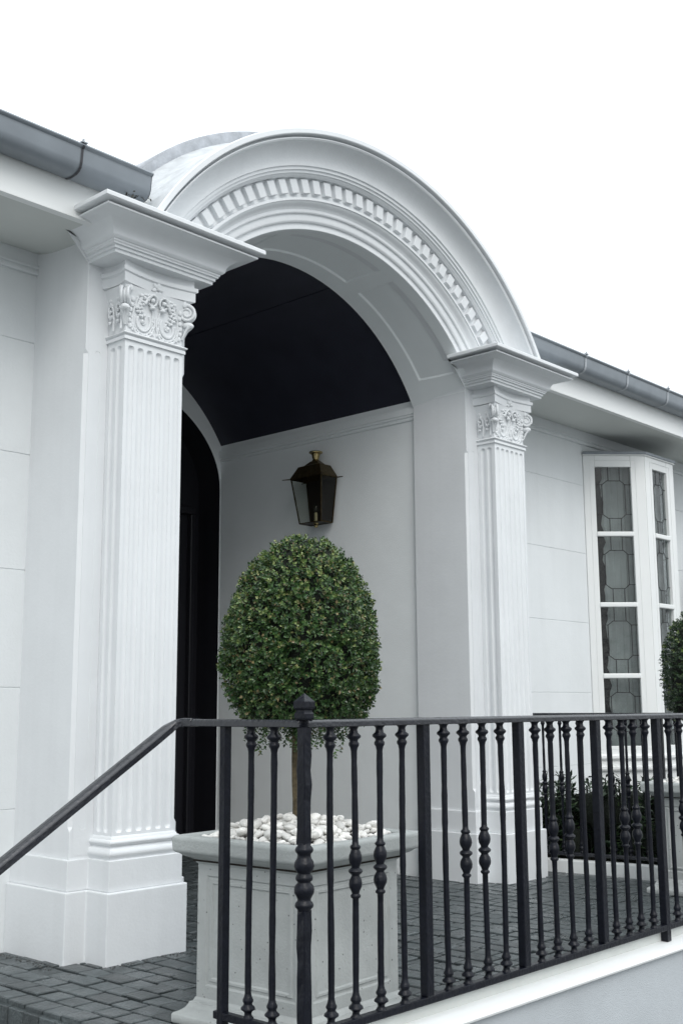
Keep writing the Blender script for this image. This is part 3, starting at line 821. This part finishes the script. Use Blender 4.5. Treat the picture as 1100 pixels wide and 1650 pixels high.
# back wall with the lower elliptical opening
mb = MB(); a_, b_, z0_ = 1.236, .81, 2.85; rows = []; rev = []
for i in range(49):
    t = PI * i / 48; ex, ez = XC + a_ * math.cos(t), z0_ + b_ * math.sin(t)
    dx, dz = math.cos(t), math.sin(t)
    rows.append([(ex, 6.935, ez), (XC + 1.60 * dx, 6.935, z0_ + 1.3 * dz)])
    rev.append([(ex, 7.20, ez), (ex, 6.937, ez)])
mb.grid(rows)
for s in (-1, 1):
    mb.add([(XC + s * a_, 6.935, 0), (XC + s * 1.6, 6.935, 0), (XC + s * 1.6, 6.935, z0_), (XC + s * a_, 6.935, z0_)], [(0, 1, 2, 3)])
Pt('back_arch', mb, M['inner'], smooth=True, angle=30)
rv_ = MB(); rv_.grid([[(XC + a_, 7.20, 0), (XC + a_, 6.937, 0)]] + rev + [[(XC - a_, 7.20, 0), (XC - a_, 6.937, 0)]]); Pt('door_reveal', rv_, M['door'], smooth=True, angle=30)
dr = Pt('front_door', MB().box(XC - 1.4, XC + 1.4, 7.20, 7.26, -.05, 3.85), M['door'])
for xa, xb, za, zb in ((-1.16, -1.12, 0, 2.66), (1.12, 1.16, 0, 2.66), (-1.16, 1.16, 2.66, 2.72), (-.03, .03, 0, 2.66)):
    o = MB().box(XC + xa, XC + xb, 7.15, 7.20, za, zb).build('door_frame', M['door'], dr, bevel=.006); o.matrix_parent_inverse = PI_INV.inverted() @ PI_INV
for xa, xb in ((-1.0, -.56), (-.50, -.10), (.10, .50), (.56, 1.0)):
    for za, zb in ((.25, 1.0), (1.12, 2.5)):
        MB().box(XC + xa, XC + xb, 7.17, 7.20, za, zb).build('door_panel', M['door'], dr, bevel=.012)
for t in (45, 70, 90, 110, 135):
    a = math.radians(t); o = MB(); o.tube([(XC, 7.185, 2.72), (XC + .9 * math.cos(a), 7.185, 2.72 + .8 * math.sin(a))], .015, 6); o.build('fanlight_bar', M['door'], dr)
# tunnel threshold roofing to keep the porch closed
Pt('vault_shell', MB().box(XC - 1.6, XC + 1.6, 7.26, 7.32, -.05, 4.2), M['door'])

# =================================================================== LANTERN
lx, ly, lz = 6.05, 5.756, 2.43
lan = empty('wall_lantern', 'aged brass glazed wall lantern hanging inside the porch above the clipped tree', 'lantern', (lx, ly, lz))
LM = lambda name, mb, m, **k: mb.build(name, m, lan, **k)
# local: x negative = away from wall, y = along wall
ft = dict(x0=-.200, x1=-.035, y0=-.154, y1=.154, z=.335); fb = dict(x0=-.155, x1=-.035, y0=-.109, y1=.109, z=0.0)
def cor(d): return [(d['x0'], d['y0'], d['z']), (d['x0'], d['y1'], d['z']), (d['x1'], d['y1'], d['z']), (d['x1'], d['y0'], d['z'])]
T, B = cor(ft), cor(fb)
for i in range(4):
    m_ = MB(); m_.tube([B[i], T[i]], .0055, 4); LM('corner_bar', m_, M['brass'])
m_ = MB()
for i in range(4): m_.tube([B[i], B[(i + 1) % 4]], .0055, 4)
LM('bottom_frame', m_, M['brass'])
for i in (0, 1, 3):
    j = (i + 1) % 4; m_ = MB(); c = (Vector(T[i]) + Vector(T[j]) + Vector(B[i]) + Vector(B[j])) / 4
    m_.add([Vector(p).lerp(c, .02) for p in (B[i], B[j], T[j], T[i])], [(0, 1, 2, 3)]); LM('glass_pane', m_, M['lampglass'])
m_ = MB(); m_.add([B[2], B[3], T[3], T[2]], [(0, 1, 2, 3)]); m_.add([(p[0] + .006, p[1], p[2]) for p in (B[2], B[3], T[3], T[2])], [(0, 1, 2, 3)]); LM('back_plate', m_, M['lampback'])
m_ = MB(); m_.add(B, [(0, 1, 2, 3)]); LM('floor_plate', m_, M['lampback'])
m_ = MB()
ev = [(-.208, -.162), (-.208, .162), (-.030, .162), (-.030, -.162)]
def lvl(e, k, z): cxm = -.095; return [(cxm + (x - cxm) * k, y * k, z) for x, y in e]
m_.grid([lvl(ev, 1.0, .330), lvl(ev, 1.0, .338), lvl(ev, .70, .420), lvl(ev, .70, .424), lvl(ev, .46, .434), lvl(ev, .22, .466), lvl(ev, .18, .468)], True)
LM('lantern_roof', m_, M['brass'], bevel=.002, seg=1)
for sx, sy in ((-1, -1), (-1, 1), (1, -1), (1, 1)):
    m_ = MB(); p = Vector((-.208 if sx < 0 else -.03, .162 * sy, .334)); m_.tube([p, p + Vector((-.028 if sx < 0 else .0, .05 * sy, -.002))], lambda t: .005 - .002 * t, 6)
    LM('eave_spike', m_, M['brass'])
m_ = MB(); m_.lathe([(.022, .464), (.028, .472), (.022, .480), (.027, .495), (.030, .510), (.034, .520), (.050, .527), (.052, .533), (.050, .539), (.036, .541), (.02, .544), (.004, .545)], (-.095, 0, 0), 16); LM('finial', m_, M['brassbright'], smooth=True)
m_ = MB(); m_.lathe([(.004, -.034), (.012, -.030), (.017, -.018), (.014, -.010), (.020, -.004), (.022, .0)], (-.095, 0, 0), 14); LM('bottom_knob', m_, M['brassbright'], smooth=True)
m_ = MB(); m_.lathe([(.016, .004), (.016, .020), (.0125, .022), (.0125, .075), (.009, .080)], (-.095, 0, 0), 12); LM('bulb_holder', m_, M['candle'], smooth=True)
m_ = MB(); m_.lathe([(.008, .080), (.018, .098), (.020, .112), (.014, .132), (.005, .150), (.001, .156)], (-.095, 0, 0), 14); LM('bulb', m_, M['lampglass'], smooth=True)
m_ = MB().box(-.036, -.0, -.02, .02, .12, .36).box(-.02, .0, -.05, .05, .1, .4); LM('wall_bracket', m_, M['lampback'])

# =================================================================== PLANTERS
def ringed(mb, o, u, n, w, h, rings):
    """rectangular face (o lower-left, u along, z up) with nested steps: rings = [(inset, depth)...]"""
    u = Vector(u); n = Vector(n); o = Vector(o)
    loops = []
    for ins, d in [(0, 0)] + rings:
        loops.append([o + u * a - n * d + Vector((0, 0, b)) for a, b in ((ins, ins), (w - ins, ins), (w - ins, h - ins), (ins, h - ins))])
    mb.grid(loops, True)
    k = len(mb.v); mb.f.append((k - 4, k - 3, k - 2, k - 1))

def planter(loc, rz, label):
    t = empty('planter', label, 'planter', loc, 'square cast concrete planters on the porch paving', rz=rz); t.scale = (1.045, 1.045, 1)
    hb = .245; ht = .262
    b = MB(); z0, z1 = .085, .545
    prs = [(.042, 0), (.048, .006), (.056, .006), (.060, .001), (.068, .001), (.072, .007), (.076, .007)]
    # the sides batter a little outwards towards the top: four faces
    for k in range(4):
        a = k * PI / 2; u = Vector((math.cos(a), math.sin(a), 0)); n = Vector((math.sin(a), -math.cos(a), 0))
        ringed(b, n * hb - u * hb + Vector((0, 0, z0)), u, n, 2 * hb, z1 - z0, prs)
    b.build('body', M['pitted'], t)
    sq = lambda h: [(-h, -h), (h, -h), (h, h), (-h, h)]
    def stack(prof):
        m_ = MB(); m_.grid([[(x_, y_, z) for x_, y_ in sq(h)] for h, z in prof], True); return m_
    bs = stack([(.30, 0), (.304, .004), (.304, .028), (.300, .034), (.286, .040), (.272, .050), (.264, .062), (.262, .070), (.254, .072), (.246, .086)]); bs.build('base_moulding', M['pitted'], t, smooth=True, angle=50)
    rm_ = stack([(.245, .540), (.252, .545), (.256, .556), (.266, .562), (.284, .570), (.292, .578), (.304, .582), (.309, .590), (.312, .630), (.308, .640), (.300, .642), (.270, .642), (.262, .636), (.258, .56)]); rm_.build('rim', M['concrete'], t, bevel=.004, seg=2, angle=20)
    so = MB(); so.grid([[(-k, -k, z), (k, -k, z), (k, k, z), (-k, k, z)] for k, z in ((.258, .55), (.258, .618), (.17, .650), (.08, .662), (.01, .664))], True); so.build('soil', M['soil'], t)
    return t
PC1 = (3.055, 3.045, 0); R1 = math.radians(-3.5)
PC2 = (6.69, 3.135, 0); R2 = math.radians(-3.5)
planter(PC1, -R1, 'large grey concrete planter behind the corner of the railing, near the steps')
planter(PC2, -R2, 'grey concrete planter standing by the garden bed in front of the bay window')

# pebbles
peb_me = []
for v in range(6):
    rr = random.Random(50 + v); bm = bmesh.new(); bmesh.ops.create_icosphere(bm, subdivisions=2, radius=1)
    for q in bm.verts:
        q.co *= 1 + .10 * math.sin(3 * q.co.x + v) * math.cos(2.3 * q.co.y + v * 1.7)
        q.co.x *= 1.0; q.co.y *= rr.uniform(.68, .72); q.co.z *= .52
    me = bpy.data.meshes.new('pebble'); bm.to_mesh(me); bm.free(); me.polygons.foreach_set('use_smooth', [True] * len(me.polygons)); me.materials.append(M['pebble']); peb_me.append(me)
def pebbles(c, rz, count, label, seed):
    rr = random.Random(seed)
    t = empty('pebble_bed', label, 'pebbles', (c[0], c[1], .61), 'white pebbles heaped in the planters', rz=rz)
    placed = []; tries = 0
    while len(placed) < count and tries < 40000:
        tries += 1
        layer = 0 if tries < 16000 else 1
        s = rr.choice([.016, .019, .023, .026, .030])
        a, b = rr.uniform(-.245, .245), rr.uniform(-.245, .245)
        m_ = max(abs(a), abs(b)) / .245
        z = .022 + (.050 * max(0, 1 - m_ ** 2.0)) + layer * .017
        if layer and m_ > .9: continue
        if math.hypot(a, b) < .03: continue
        if any(l == layer and (a - pa) ** 2 + (b - pb) ** 2 < ((s + ps) * .66) ** 2 for pa, pb, ps, l in placed): continue
        placed.append((a, b, s, layer))
        o = bpy.data.objects.new('pebble', rr.choice(peb_me)); COL.objects.link(o); o.parent = t
        o.location = (a, b, z); o.scale = (s, s, s * rr.uniform(.8, 1.15)); o.rotation_euler = (rr.uniform(-.5, .5), rr.uniform(-.5, .5), rr.uniform(0, 6.28))
pebbles(PC1, -R1, 300, 'smooth white pebbles heaped round the tree trunk in the near planter', 5)
pebbles(PC2, -R2, 150, 'white pebbles at the rim of the planter by the garden bed', 9)

# =================================================================== TOPIARY
def leaf_quad(mb, p, d, n, L, W):
    """folded pointed leaf, base p, direction d, normal n"""
    s = d.cross(n).normalized(); n = s.cross(d).normalized()
    a = p; b = p + d * L * .45 + s * W * .5 + n * W * .16; c = p + d * L; e = p + d * L * .45 - s * W * .5 + n * W * .16; m_ = p + d * L * .5 - n * W * .04
    mb.add([a, b, c, e, m_], [(0, 4, 1), (1, 4, 2), (2, 4, 3), (3, 4, 0)])
def rand_dir(rr):
    z = rr.uniform(-1, 1); a = rr.uniform(0, 2 * PI); q = math.sqrt(1 - z * z); return Vector((q * math.cos(a), q * math.sin(a), z))
def topiary(loc, label, zbot, ztop, rad, nsprig, lm, seed, ragged=0, trunk_dx=(0, 0)):
    rr = random.Random(seed)
    t = empty('topiary_tree', label, 'topiary tree', loc, 'clipped box trees in the planters')
    zt = loc[2]
    tr = MB(); tr.tube([(trunk_dx[0] + 0.004 * math.sin(i * 1.3), trunk_dx[1] + .004 * math.cos(i * 1.1), -.02 + (zbot + .2 - zt) * i / 8) for i in range(9)], lambda q: .0165 - .002 * q + .0012 * math.sin(q * 37), 10); tr.build('trunk', M['bark'], t, smooth=True)
    H_ = ztop - zbot
    def prof(s):                       # radius at relative height s (egg, widest low down, flat underneath)
        if s < .36: k = (.36 - s) / .36; return rad * (1 - .30 * k ** 2.4)
        k = (s - .36) / .64; return rad * math.sqrt(max(0, 1 - k ** 1.95))
    lump = lambda a, s: 1 + .028 * math.sin(3 * a + seed) * math.cos(5 * s + 1) + .022 * math.sin(7 * a + 11 * s) + .018 * math.sin(13 * a - 17 * s)
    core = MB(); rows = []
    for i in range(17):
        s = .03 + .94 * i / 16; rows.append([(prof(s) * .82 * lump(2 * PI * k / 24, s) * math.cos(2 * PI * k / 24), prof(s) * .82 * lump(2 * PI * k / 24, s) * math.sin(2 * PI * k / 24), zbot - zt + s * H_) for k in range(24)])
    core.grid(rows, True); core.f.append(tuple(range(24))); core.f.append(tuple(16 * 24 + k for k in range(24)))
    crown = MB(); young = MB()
    core_o = core.build('shade_core', M['core'], None, smooth=True)  # solid dark core added to block light through the crown
    # sprigs over the surface, weighted by area
    n = 0
    while n < nsprig:
        s = rr.random(); a = rr.uniform(0, 2 * PI)
        under = rr.random() < .10
        if under: s = rr.uniform(-.01, .05); r = prof(.02) * math.sqrt(rr.random())
        else:
            r = prof(s)
            if rr.random() > (r / rad) * .62 + .38: continue
            r *= lump(a, s)
            if math.sin(9 * a + 5 * s + seed) * math.sin(14 * s - 4 * a + 2) > .80 and rr.random() < .6: continue
        depth = rr.random() ** 2 * .05
        e = .01; nr = (prof(min(1, s + e)) - prof(max(0, s - e))) / (2 * e * H_)
        N = Vector((math.cos(a), math.sin(a), -nr)).normalized() if not under else Vector((math.cos(a) * .4, math.sin(a) * .4, -1)).normalized()
        p = Vector((r * math.cos(a), r * math.sin(a), zbot - zt + s * H_)) - N * (depth + .012)
        d = (N + rand_dir(rr) * .75 + Vector((0, 0, .25))).normalized()
        if ragged and under and rr.random() < .35: d = Vector((rr.uniform(-.4, .4), rr.uniform(-.4, .4), -1)).normalized(); p -= Vector((0, 0, rr.uniform(0, ragged)))
        fresh = rr.random() < .06 + .55 * max(0, s) ** 2 and not under
        L0 = rr.uniform(.0125, .0205); o1 = d.orthogonal().normalized(); roll = rr.uniform(0, PI)
        for k in range(4):
            q = p + d * (k * .0085)
            for sg in (0, PI):
                ang = roll + sg + k * PI / 2
                w = (o1 * math.cos(ang) + d.cross(o1) * math.sin(ang))
                ld_ = (w * .85 + d * (.35 + .2 * k)).normalized()
                nn = (d * .8 - w * .3 + rand_dir(rr) * .35).normalized()
                leaf_quad(young if fresh and k > 1 else crown, q, ld_, nn, L0 * (1.05 - .1 * k) * rr.uniform(.8, 1.2), L0 * .62)
        n += 1
    me = bpy.data.meshes.new('crown'); me.from_pydata(crown.v, [], crown.f); me.materials.append(lm)
    co = link('crown', me, None, t); core_o.parent = co
    me = bpy.data.meshes.new('young_leaves'); me.from_pydata(young.v, [], young.f); me.materials.append(M['youngleaf']); link('young_leaves', me, None, co)
    return t
topiary((PC1[0] + .008, PC1[1] - .010, .62), 'clipped egg shaped box tree on a bare stem in the near concrete planter', 1.03, 1.735, .288, 5200, M['boxleaf'], 4, .09, (-.017, .014))
topiary((PC2[0] + .015, PC2[1] - .015, .62), 'clipped dark box tree in the planter beside the bay window', 1.00, 1.715, .295, 2400, M['boxdark'], 8, .05)

# =================================================================== RAILING
def baluster_prof(orn, z0=.125, z1=1.034):
    r = .0105
    p = [(.019, z0), (.0135, z0 + .006), (.0115, z0 + .014), (.0145, z0 + .020), (.0235, z0 + .026), (.0235, z0 + .031), (.015, z0 + .039), (.0135, z0 + .044), (.0175, z0 + .050), (.0175, z0 + .055), (.013, z0 + .064), (r, z0 + .075)]
    mid = [(r, .30), (r * 1.03, .40), (r * .97, .47)]
    if orn:
        mid = [(r, .30), (r, .40), (r, .486), (.0165, .491), (.0170, .496), (.0120, .502), (.0150, .510), (.0215, .522), (.0228, .533), (.0205, .545), (.0135, .557), (.0135, .560), (.0215, .567), (.0240, .572), (.0215, .577), (.0135, .583), (.0145, .588), (.0205, .598), (.0228, .610), (.0215, .622), (.0155, .636), (.0135, .640), (.0175, .645), (.0178, .650), (.0115, .656), (r, .668)]
    else:
        mid += [(r, .6)]
    mid += [(r * 1.02, .75), (r, .85)]
    top = [(r, z1 - .082), (.013, z1 - .070), (.0178, z1 - .062), (.0178, z1 - .056), (.0135, z1 - .049), (.015, z1 - .044), (.0240, z1 - .036), (.0240, z1 - .030), (.0145, z1 - .022), (.0125, z1 - .012), (.014, z1 - .006), (.020, z1)]
    return p + mid + top
BME = {}
for orn in (0, 1):
    BME[orn] = []
    for var in range(4):
        rr = random.Random(100 * orn + var)
        pr = []
        base = baluster_prof(orn)
        for (r0, z0), (r1, z1) in zip(base[:-1], base[1:]):
            pr.append((r0, z0))
            if z1 - z0 > .05:
                n = int((z1 - z0) / .028)
                for k in range(1, n): pr.append(((r0 + (r1 - r0) * k / n) * rr.uniform(.92, 1.09), z0 + (z1 - z0) * k / n))
        pr.append(base[-1])
        m_ = MB(); m_.lathe(pr, (0, 0, 0), 12)
        a1, a2, ph = rr.uniform(.0006, .0016), rr.uniform(.0006, .0016), rr.uniform(0, 6)
        for q, v in enumerate(m_.v):
            k = 1.0
            if orn and (.508 < v[2] < .55 or .592 < v[2] < .632): k = 1 - .07 * (q % 2)      # gadroons on the two bulbs
            m_.v[q] = (v[0] * k + a1 * math.sin(7 * v[2] + ph), v[1] * k + a2 * math.sin(5.5 * v[2] + 2 * ph), v[2])
        me = m_.mesh('baluster', True, angle=50); me.materials.append(M['iron']); BME[orn].append(me)
def bal(parent, x, y, orn, jit=0):
    o = bpy.data.objects.new('baluster', random.choice(BME[orn])); COL.objects.link(o); o.parent = parent; o.location = (x, y, 0); o.rotation_euler = (random.uniform(-.003, .003), random.uniform(-.003, .003), random.uniform(0, 6.28)); return o
YF = 2.57; XN = 2.604
rail = empty('iron_railing', 'black wrought iron railing with turned balusters along the near edge of the porch terrace', 'railing', (0, 0, 0))
def rbox(name, x0, x1, y0, y1, z0, z1, par, bevel=.003): return MB().box(x0, x1, y0, y1, z0, z1).build(name, M['iron'], par, bevel=bevel)
posts = [3.201, 3.792, 4.373, 4.915, 5.49, 6.07]
XE = 6.4
# handrail: flat bar with a rounded top, horizontal run along the front
def bar(path, w, h, name, par, rnd=.35):
    """flat bar swept along a 3D polyline; w across (horizontal), h vertical"""
    mb = MB(); rows = []
    pts = [Vector(p) for p in path]
    for i, p in enumerate(pts):
        d0 = (p - pts[i - 1]).normalized() if i else (pts[1] - p).normalized()
        d1 = (pts[i + 1] - p).normalized() if i < len(pts) - 1 else d0
        d = (d0 + d1).normalized()
        hz = Vector((d.x, d.y, 0)).normalized(); s = Vector((hz.y, -hz.x, 0)); u_ = s.cross(d).normalized()
        if u_.z < 0: u_ = -u_
        hd0 = Vector((d0.x, d0.y, 0)).normalized(); kk = 1 / max(.6, hz.dot(hd0))
        sec = [(-w / 2, -h / 2), (w / 2, -h / 2), (w / 2, h * .2), (w * .36, h * .46), (0, h * .5), (-w * .36, h * .46), (-w / 2, h * .2)]
        rows.append([p + s * a * kk + u_ * b for a, b in sec])
    mb.grid(rows, True); n = len(rows); mb.f.append(tuple(range(7))); mb.f.append(tuple((n - 1) * 7 + k for k in range(7)))
    return mb.build(name, M['ironwet'], par, bevel=.002, seg=1, angle=40)
ZR = 1.046
bar([(XN, YF, ZR), (XE, YF, ZR)], .046, .025, 'top_rail', rail)
bar([(XN, YF + .002, ZR), (XN, 3.16, ZR)], .046, .025, 'top_rail', rail)
# elbow and sloping hand rail down the steps
dsl = .627
hp = [(XN, 3.10, ZR + .001), (XN - .004, 3.15, ZR + .001), (XN - .022, 3.178, ZR - .004), (XN - .055, 3.186, ZR - .022)]
for q in (.12, .3, .5, .7, .9, 1.1, 1.3): hp.append((XN - q, 3.186, ZR - .022 - (q - .055) * dsl))
bar(hp, .050, .030, 'handrail', rail)
rbox('bottom_rail', XN, XE, YF - .016, YF + .016, .100, .125, rail)
rbox('bottom_rail', XN - .0135, XN + .0135, YF + .0163, 2.975, .1003, .1247, rail)
rbox('post', XN - .0145, XN + .0145, 2.927, 2.956, -.25, 1.035, rail)
for x_ in posts:
    z0_ = .052 if abs(x_ - 4.915) < .01 or x_ > 6 else .1245
    rbox('post', x_ - .019, x_ + .019, YF - .0165, YF + .0165, z0_, 1.035, rail)
rbox('post', XN - 1.27, XN - 1.238, 3.170, 3.202, -.50, ZR - .022 - (1.254 - .055) * dsl - .010, rail)
for y_ in (2.710, 2.820): bal(rail, XN, y_, 0)
xs = [XN] + posts
for a, b in zip(xs[:-1], xs[1:]):
    for k in range(4): bal(rail, a + (b - a) * (k + 1) / 5 + random.uniform(-.002, .002), YF, 1 if k in (1, 2) else 0)
for k in range(2): bal(rail, 6.07 + .115 * (k + 1), YF, k)
# newel with hammered square shaft, turned knop and cap
nw = MB(); rows = []
rr = random.Random(2)
zz = [-.30 + .045 * i for i in range(18)]
zz = [z for z in zz if z < .478] + [.480]
def sqr(h, z, j=0):
    return [(XN + sx * (h + rr.uniform(-j, j)), YF + sy * (h + rr.uniform(-j, j)), z) for sx, sy in ((-1, -1), (1, -1), (1, 1), (-1, 1))]
for z in zz: rows.append(sqr(.0172, z, .0022))
nw.grid(rows, True); rows = []
for z in [.676 + .045 * i for i in range(8)] + [1.034]: rows.append(sqr(.0172, z, .0022))
nw.grid(rows, True)
newel = nw.build('newel_post', M['iron'], rail, bevel=.004, seg=2, angle=50)
kn = MB(); kn.lathe([(.020, .478), (.022, .484), (.028, .490), (.0295, .496), (.027, .502), (.0215, .508), (.021, .514), (.025, .522), (.0305, .532), (.0318, .542), (.029, .553), (.021, .562), (.0205, .565), (.0262, .570), (.0272, .576), (.0255, .582), (.0205, .588), (.021, .592), (.028, .600), (.0318, .611), (.030, .623), (.0235, .634), (.021, .642), (.0215, .648), (.027, .654), (.0290, .660), (.027, .666), (.0215, .672), (.019, .680)], (XN, YF, 0), 20)
kn.build('knop', M['iron'], newel, smooth=True, angle=60)
cp = MB(); cp.grid([sqr(h, z) for h, z in ((.020, 1.058), (.0225, 1.064), (.0225, 1.076), (.0185, 1.082), (.018, 1.087), (.0235, 1.093), (.0245, 1.096), (.0245, 1.113), (.023, 1.116), (.0005, 1.141))], True); cp.build('newel_cap', M['iron'], newel, bevel=.0015, seg=1)

# ---- second railing along the garden bed
rail2 = empty('garden_railing', 'smaller looking black railing standing behind the right pier along the garden bed', 'railing', (0, 0, 0))
A0 = Vector((6.80, 4.60)); D2 = Vector((.18, -.98)).normalized()
def g2(s): q = A0 + D2 * s; return q.x, q.y
Ltot = 1.25
bar([(*g2(-.2), ZR - .012), (*g2(Ltot), ZR - .012)], .040, .022, 'top_rail', rail2)
bar([(*g2(-.2), .112), (*g2(Ltot), .112)], .030, .024, 'bottom_rail', rail2)
for s, orn in ((.06, 0), (.18, 1), (.305, 1), (.43, 0), (.55, 2), (.575, 0), (.66, 1), (.765, 1), (.88, 0), (1.0, 2), (1.1, 0), (1.2, 1)):
    q = g2(s)
    if orn == 2: MB().box(q[0] - .014, q[0] + .014, q[1] - .014, q[1] + .014, -.02, 1.02).build('post', M['iron'], rail2, bevel=.002)
    else:
        o = bal(rail2, q[0], q[1], orn); o.scale = (.85, .85, 1.0)

# =================================================================== TERRACE WALL with coping
tw = empty('terrace_wall', 'low grey rendered retaining wall with white coping under the railing', 'wall', (4, 2.55, 0))
TI = Matrix.Translation((-4, -2.55, 0))
def TW(name, mb, m, **k):
    o = mb.build(name, m, None, **k); o.parent = tw; o.matrix_parent_inverse = TI; return o
TW('wall_face', MB().box(2.53, 8.4, 2.512, 2.585, -.52, .022).box(2.53, 2.60, 2.585, 2.985, -.52, .022), M['wallgrey'])
TW('coping_upstand', MB().box(2.60, 8.4, 2.588, 2.655, -.30, .090), M['kerbshade'], bevel=.006)
pr = [(2.53, .022), (2.494, .022), (2.486, .027), (2.484, .034), (2.488, .042), (2.496, .046), (2.588, .052), (2.588, .022)]
mb = MB(); mb.grid([[(2.50, y, z) for y, z in pr], [(8.4, y, z) for y, z in pr]]); mb.f.append(tuple(range(8))); mb.f.append(tuple(8 + k for k in range(8)))
TW('coping_ledge', mb, M['trim'], smooth=True, angle=40)

# =================================================================== GARDEN BED
kb = empty('bed_kerb', 'white painted kerb edging the garden bed beside the right pier', None, kind='structure')
K0 = Vector((6.77, 4.377)); KD = Vector((.131, -.709)).normalized(); KN = Vector((-KD.y, KD.x))
def kp(s, d, z): q = K0 + KD * s + KN * d; return (q.x, q.y, z)
m_ = MB(); m_.add([kp(-.52, 0, -.02), kp(1.0, 0, -.02), kp(1.0, .07, -.02), kp(-.52, .07, -.02), kp(-.52, 0, .078), kp(1.0, 0, .078), kp(1.0, .07, .078), kp(-.52, .07, .078)], [(3, 2, 1, 0), (4, 5, 6, 7), (0, 1, 5, 4), (1, 2, 6, 5), (2, 3, 7, 6), (3, 0, 4, 7)])
m_.build('kerb_stone', M['trim'], kb, bevel=.006)
sl = MB(); sl.add([kp(-.5, .07, .05), kp(1.0, .07, .05), (11.5, 3.4, .05), (11.5, 4.86, .05), (6.7, 4.86, .05)], [(0, 1, 2, 3, 4)])
o = sl.build('garden_soil', M['soil']); o['kind'] = 'structure'; o['label'] = 'dark soil of the garden bed under the bay window'
hd = empty('garden_hedge', 'low dark leafy hedge in the garden bed below the bay window', 'hedge', (7.2, 4.2, .05))
rr = random.Random(21); lf = MB(); stm = MB()
for i in range(150):
    s = rr.uniform(-.28, .80); d = rr.uniform(.16, .62)
    b = Vector(kp(s, d, .05)) - Vector((7.2, 4.2, .05)); h = rr.uniform(.30, .56)
    tip = b + Vector((rr.uniform(-.07, .07), rr.uniform(-.07, .07), h))
    stm.tube([b, b.lerp(tip, .5) + Vector((rr.uniform(-.02, .02), 0, 0)), tip], .004, 5)
    for k in range(34):
        t = rr.uniform(.05, 1.02); p = b.lerp(tip, t); w = rand_dir(rr); w.z = w.z * .5 + .30; w.normalize()
        leaf_quad(lf, p, w, (Vector((0, 0, 1)) + rand_dir(rr) * .6).normalized(), rr.uniform(.045, .085), rr.uniform(.014, .024))
stm.build('stem', M['core'], hd); me = bpy.data.meshes.new('foliage'); me.from_pydata(lf.v, [], lf.f); me.materials.append(M['hedgeleaf']); link('foliage', me, None, hd)
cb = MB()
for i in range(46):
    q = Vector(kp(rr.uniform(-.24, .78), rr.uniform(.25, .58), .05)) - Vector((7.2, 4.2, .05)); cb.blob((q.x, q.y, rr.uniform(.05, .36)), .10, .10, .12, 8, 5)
cb.build('shade_core', M['core'], hd, smooth=True)  # dark blobs added behind the leaves, inner shade put into their colour

# tree beyond the bay window
tree = empty('garden_tree', 'green leafy tree at the picture edge beyond the bay window', 'tree', (10.35, 4.35, .05))
rr = random.Random(31); tr = MB(); tr.tube([(0, 0, -.1), (.02, .01, .8), (-.01, .03, 1.7), (.02, 0, 2.3)], lambda t: .05 - .03 * t, 9)
lf = MB()
for i in range(75):
    z = rr.uniform(.9, 2.45); a = rr.uniform(0, 6.28); R_ = .42 * math.sqrt(max(.05, 1 - ((z - 1.6) / .95) ** 2)) * rr.uniform(.7, 1.05)
    e = Vector((R_ * math.cos(a), R_ * math.sin(a), z)); tr.tube([(0, 0, z - .25), e * .6 + Vector((0, 0, z * .4 - .05)), e], lambda t: .012 - .008 * t, 5)
    for k in range(70):
        p = e + rand_dir(rr) * rr.uniform(0, .17); w = rand_dir(rr); w.z -= .3; w.normalize()
        leaf_quad(lf, p, w, rand_dir(rr), rr.uniform(.05, .10), rr.uniform(.018, .03))
tr.build('trunk', M['bark'], tree, smooth=True); me = bpy.data.meshes.new('crown'); me.from_pydata(lf.v, [], lf.f); me.materials.append(M['treeleaf']); link('crown', me, None, tree)

# wet leaf litter caught at the end of the left gutter
lt = MB(); rr = random.Random(77)
for i in range(46):
    p = Vector((3.08 + rr.gauss(0, .035), 4.20 + rr.gauss(0, .03), 3.507 - abs(rr.gauss(0, .006)))); leaf_quad(lt, p, rand_dir(rr), rand_dir(rr), rr.uniform(.012, .03), rr.uniform(.008, .014))
M['litter'] = leaf_mat('leaf_litter', [(0, (.01, .01, .008)), (.6, (.03, .028, .02)), (.85, (.12, .12, .10)), (1, (.3, .3, .28))], .7)
me = bpy.data.meshes.new('leaf_litter'); me.from_pydata(lt.v, [], lt.f); me.materials.append(M['litter']); o = link('leaf_litter', me, None); o['kind'] = 'stuff'; o['label'] = 'dark wet leaf litter clinging under the end of the left gutter'
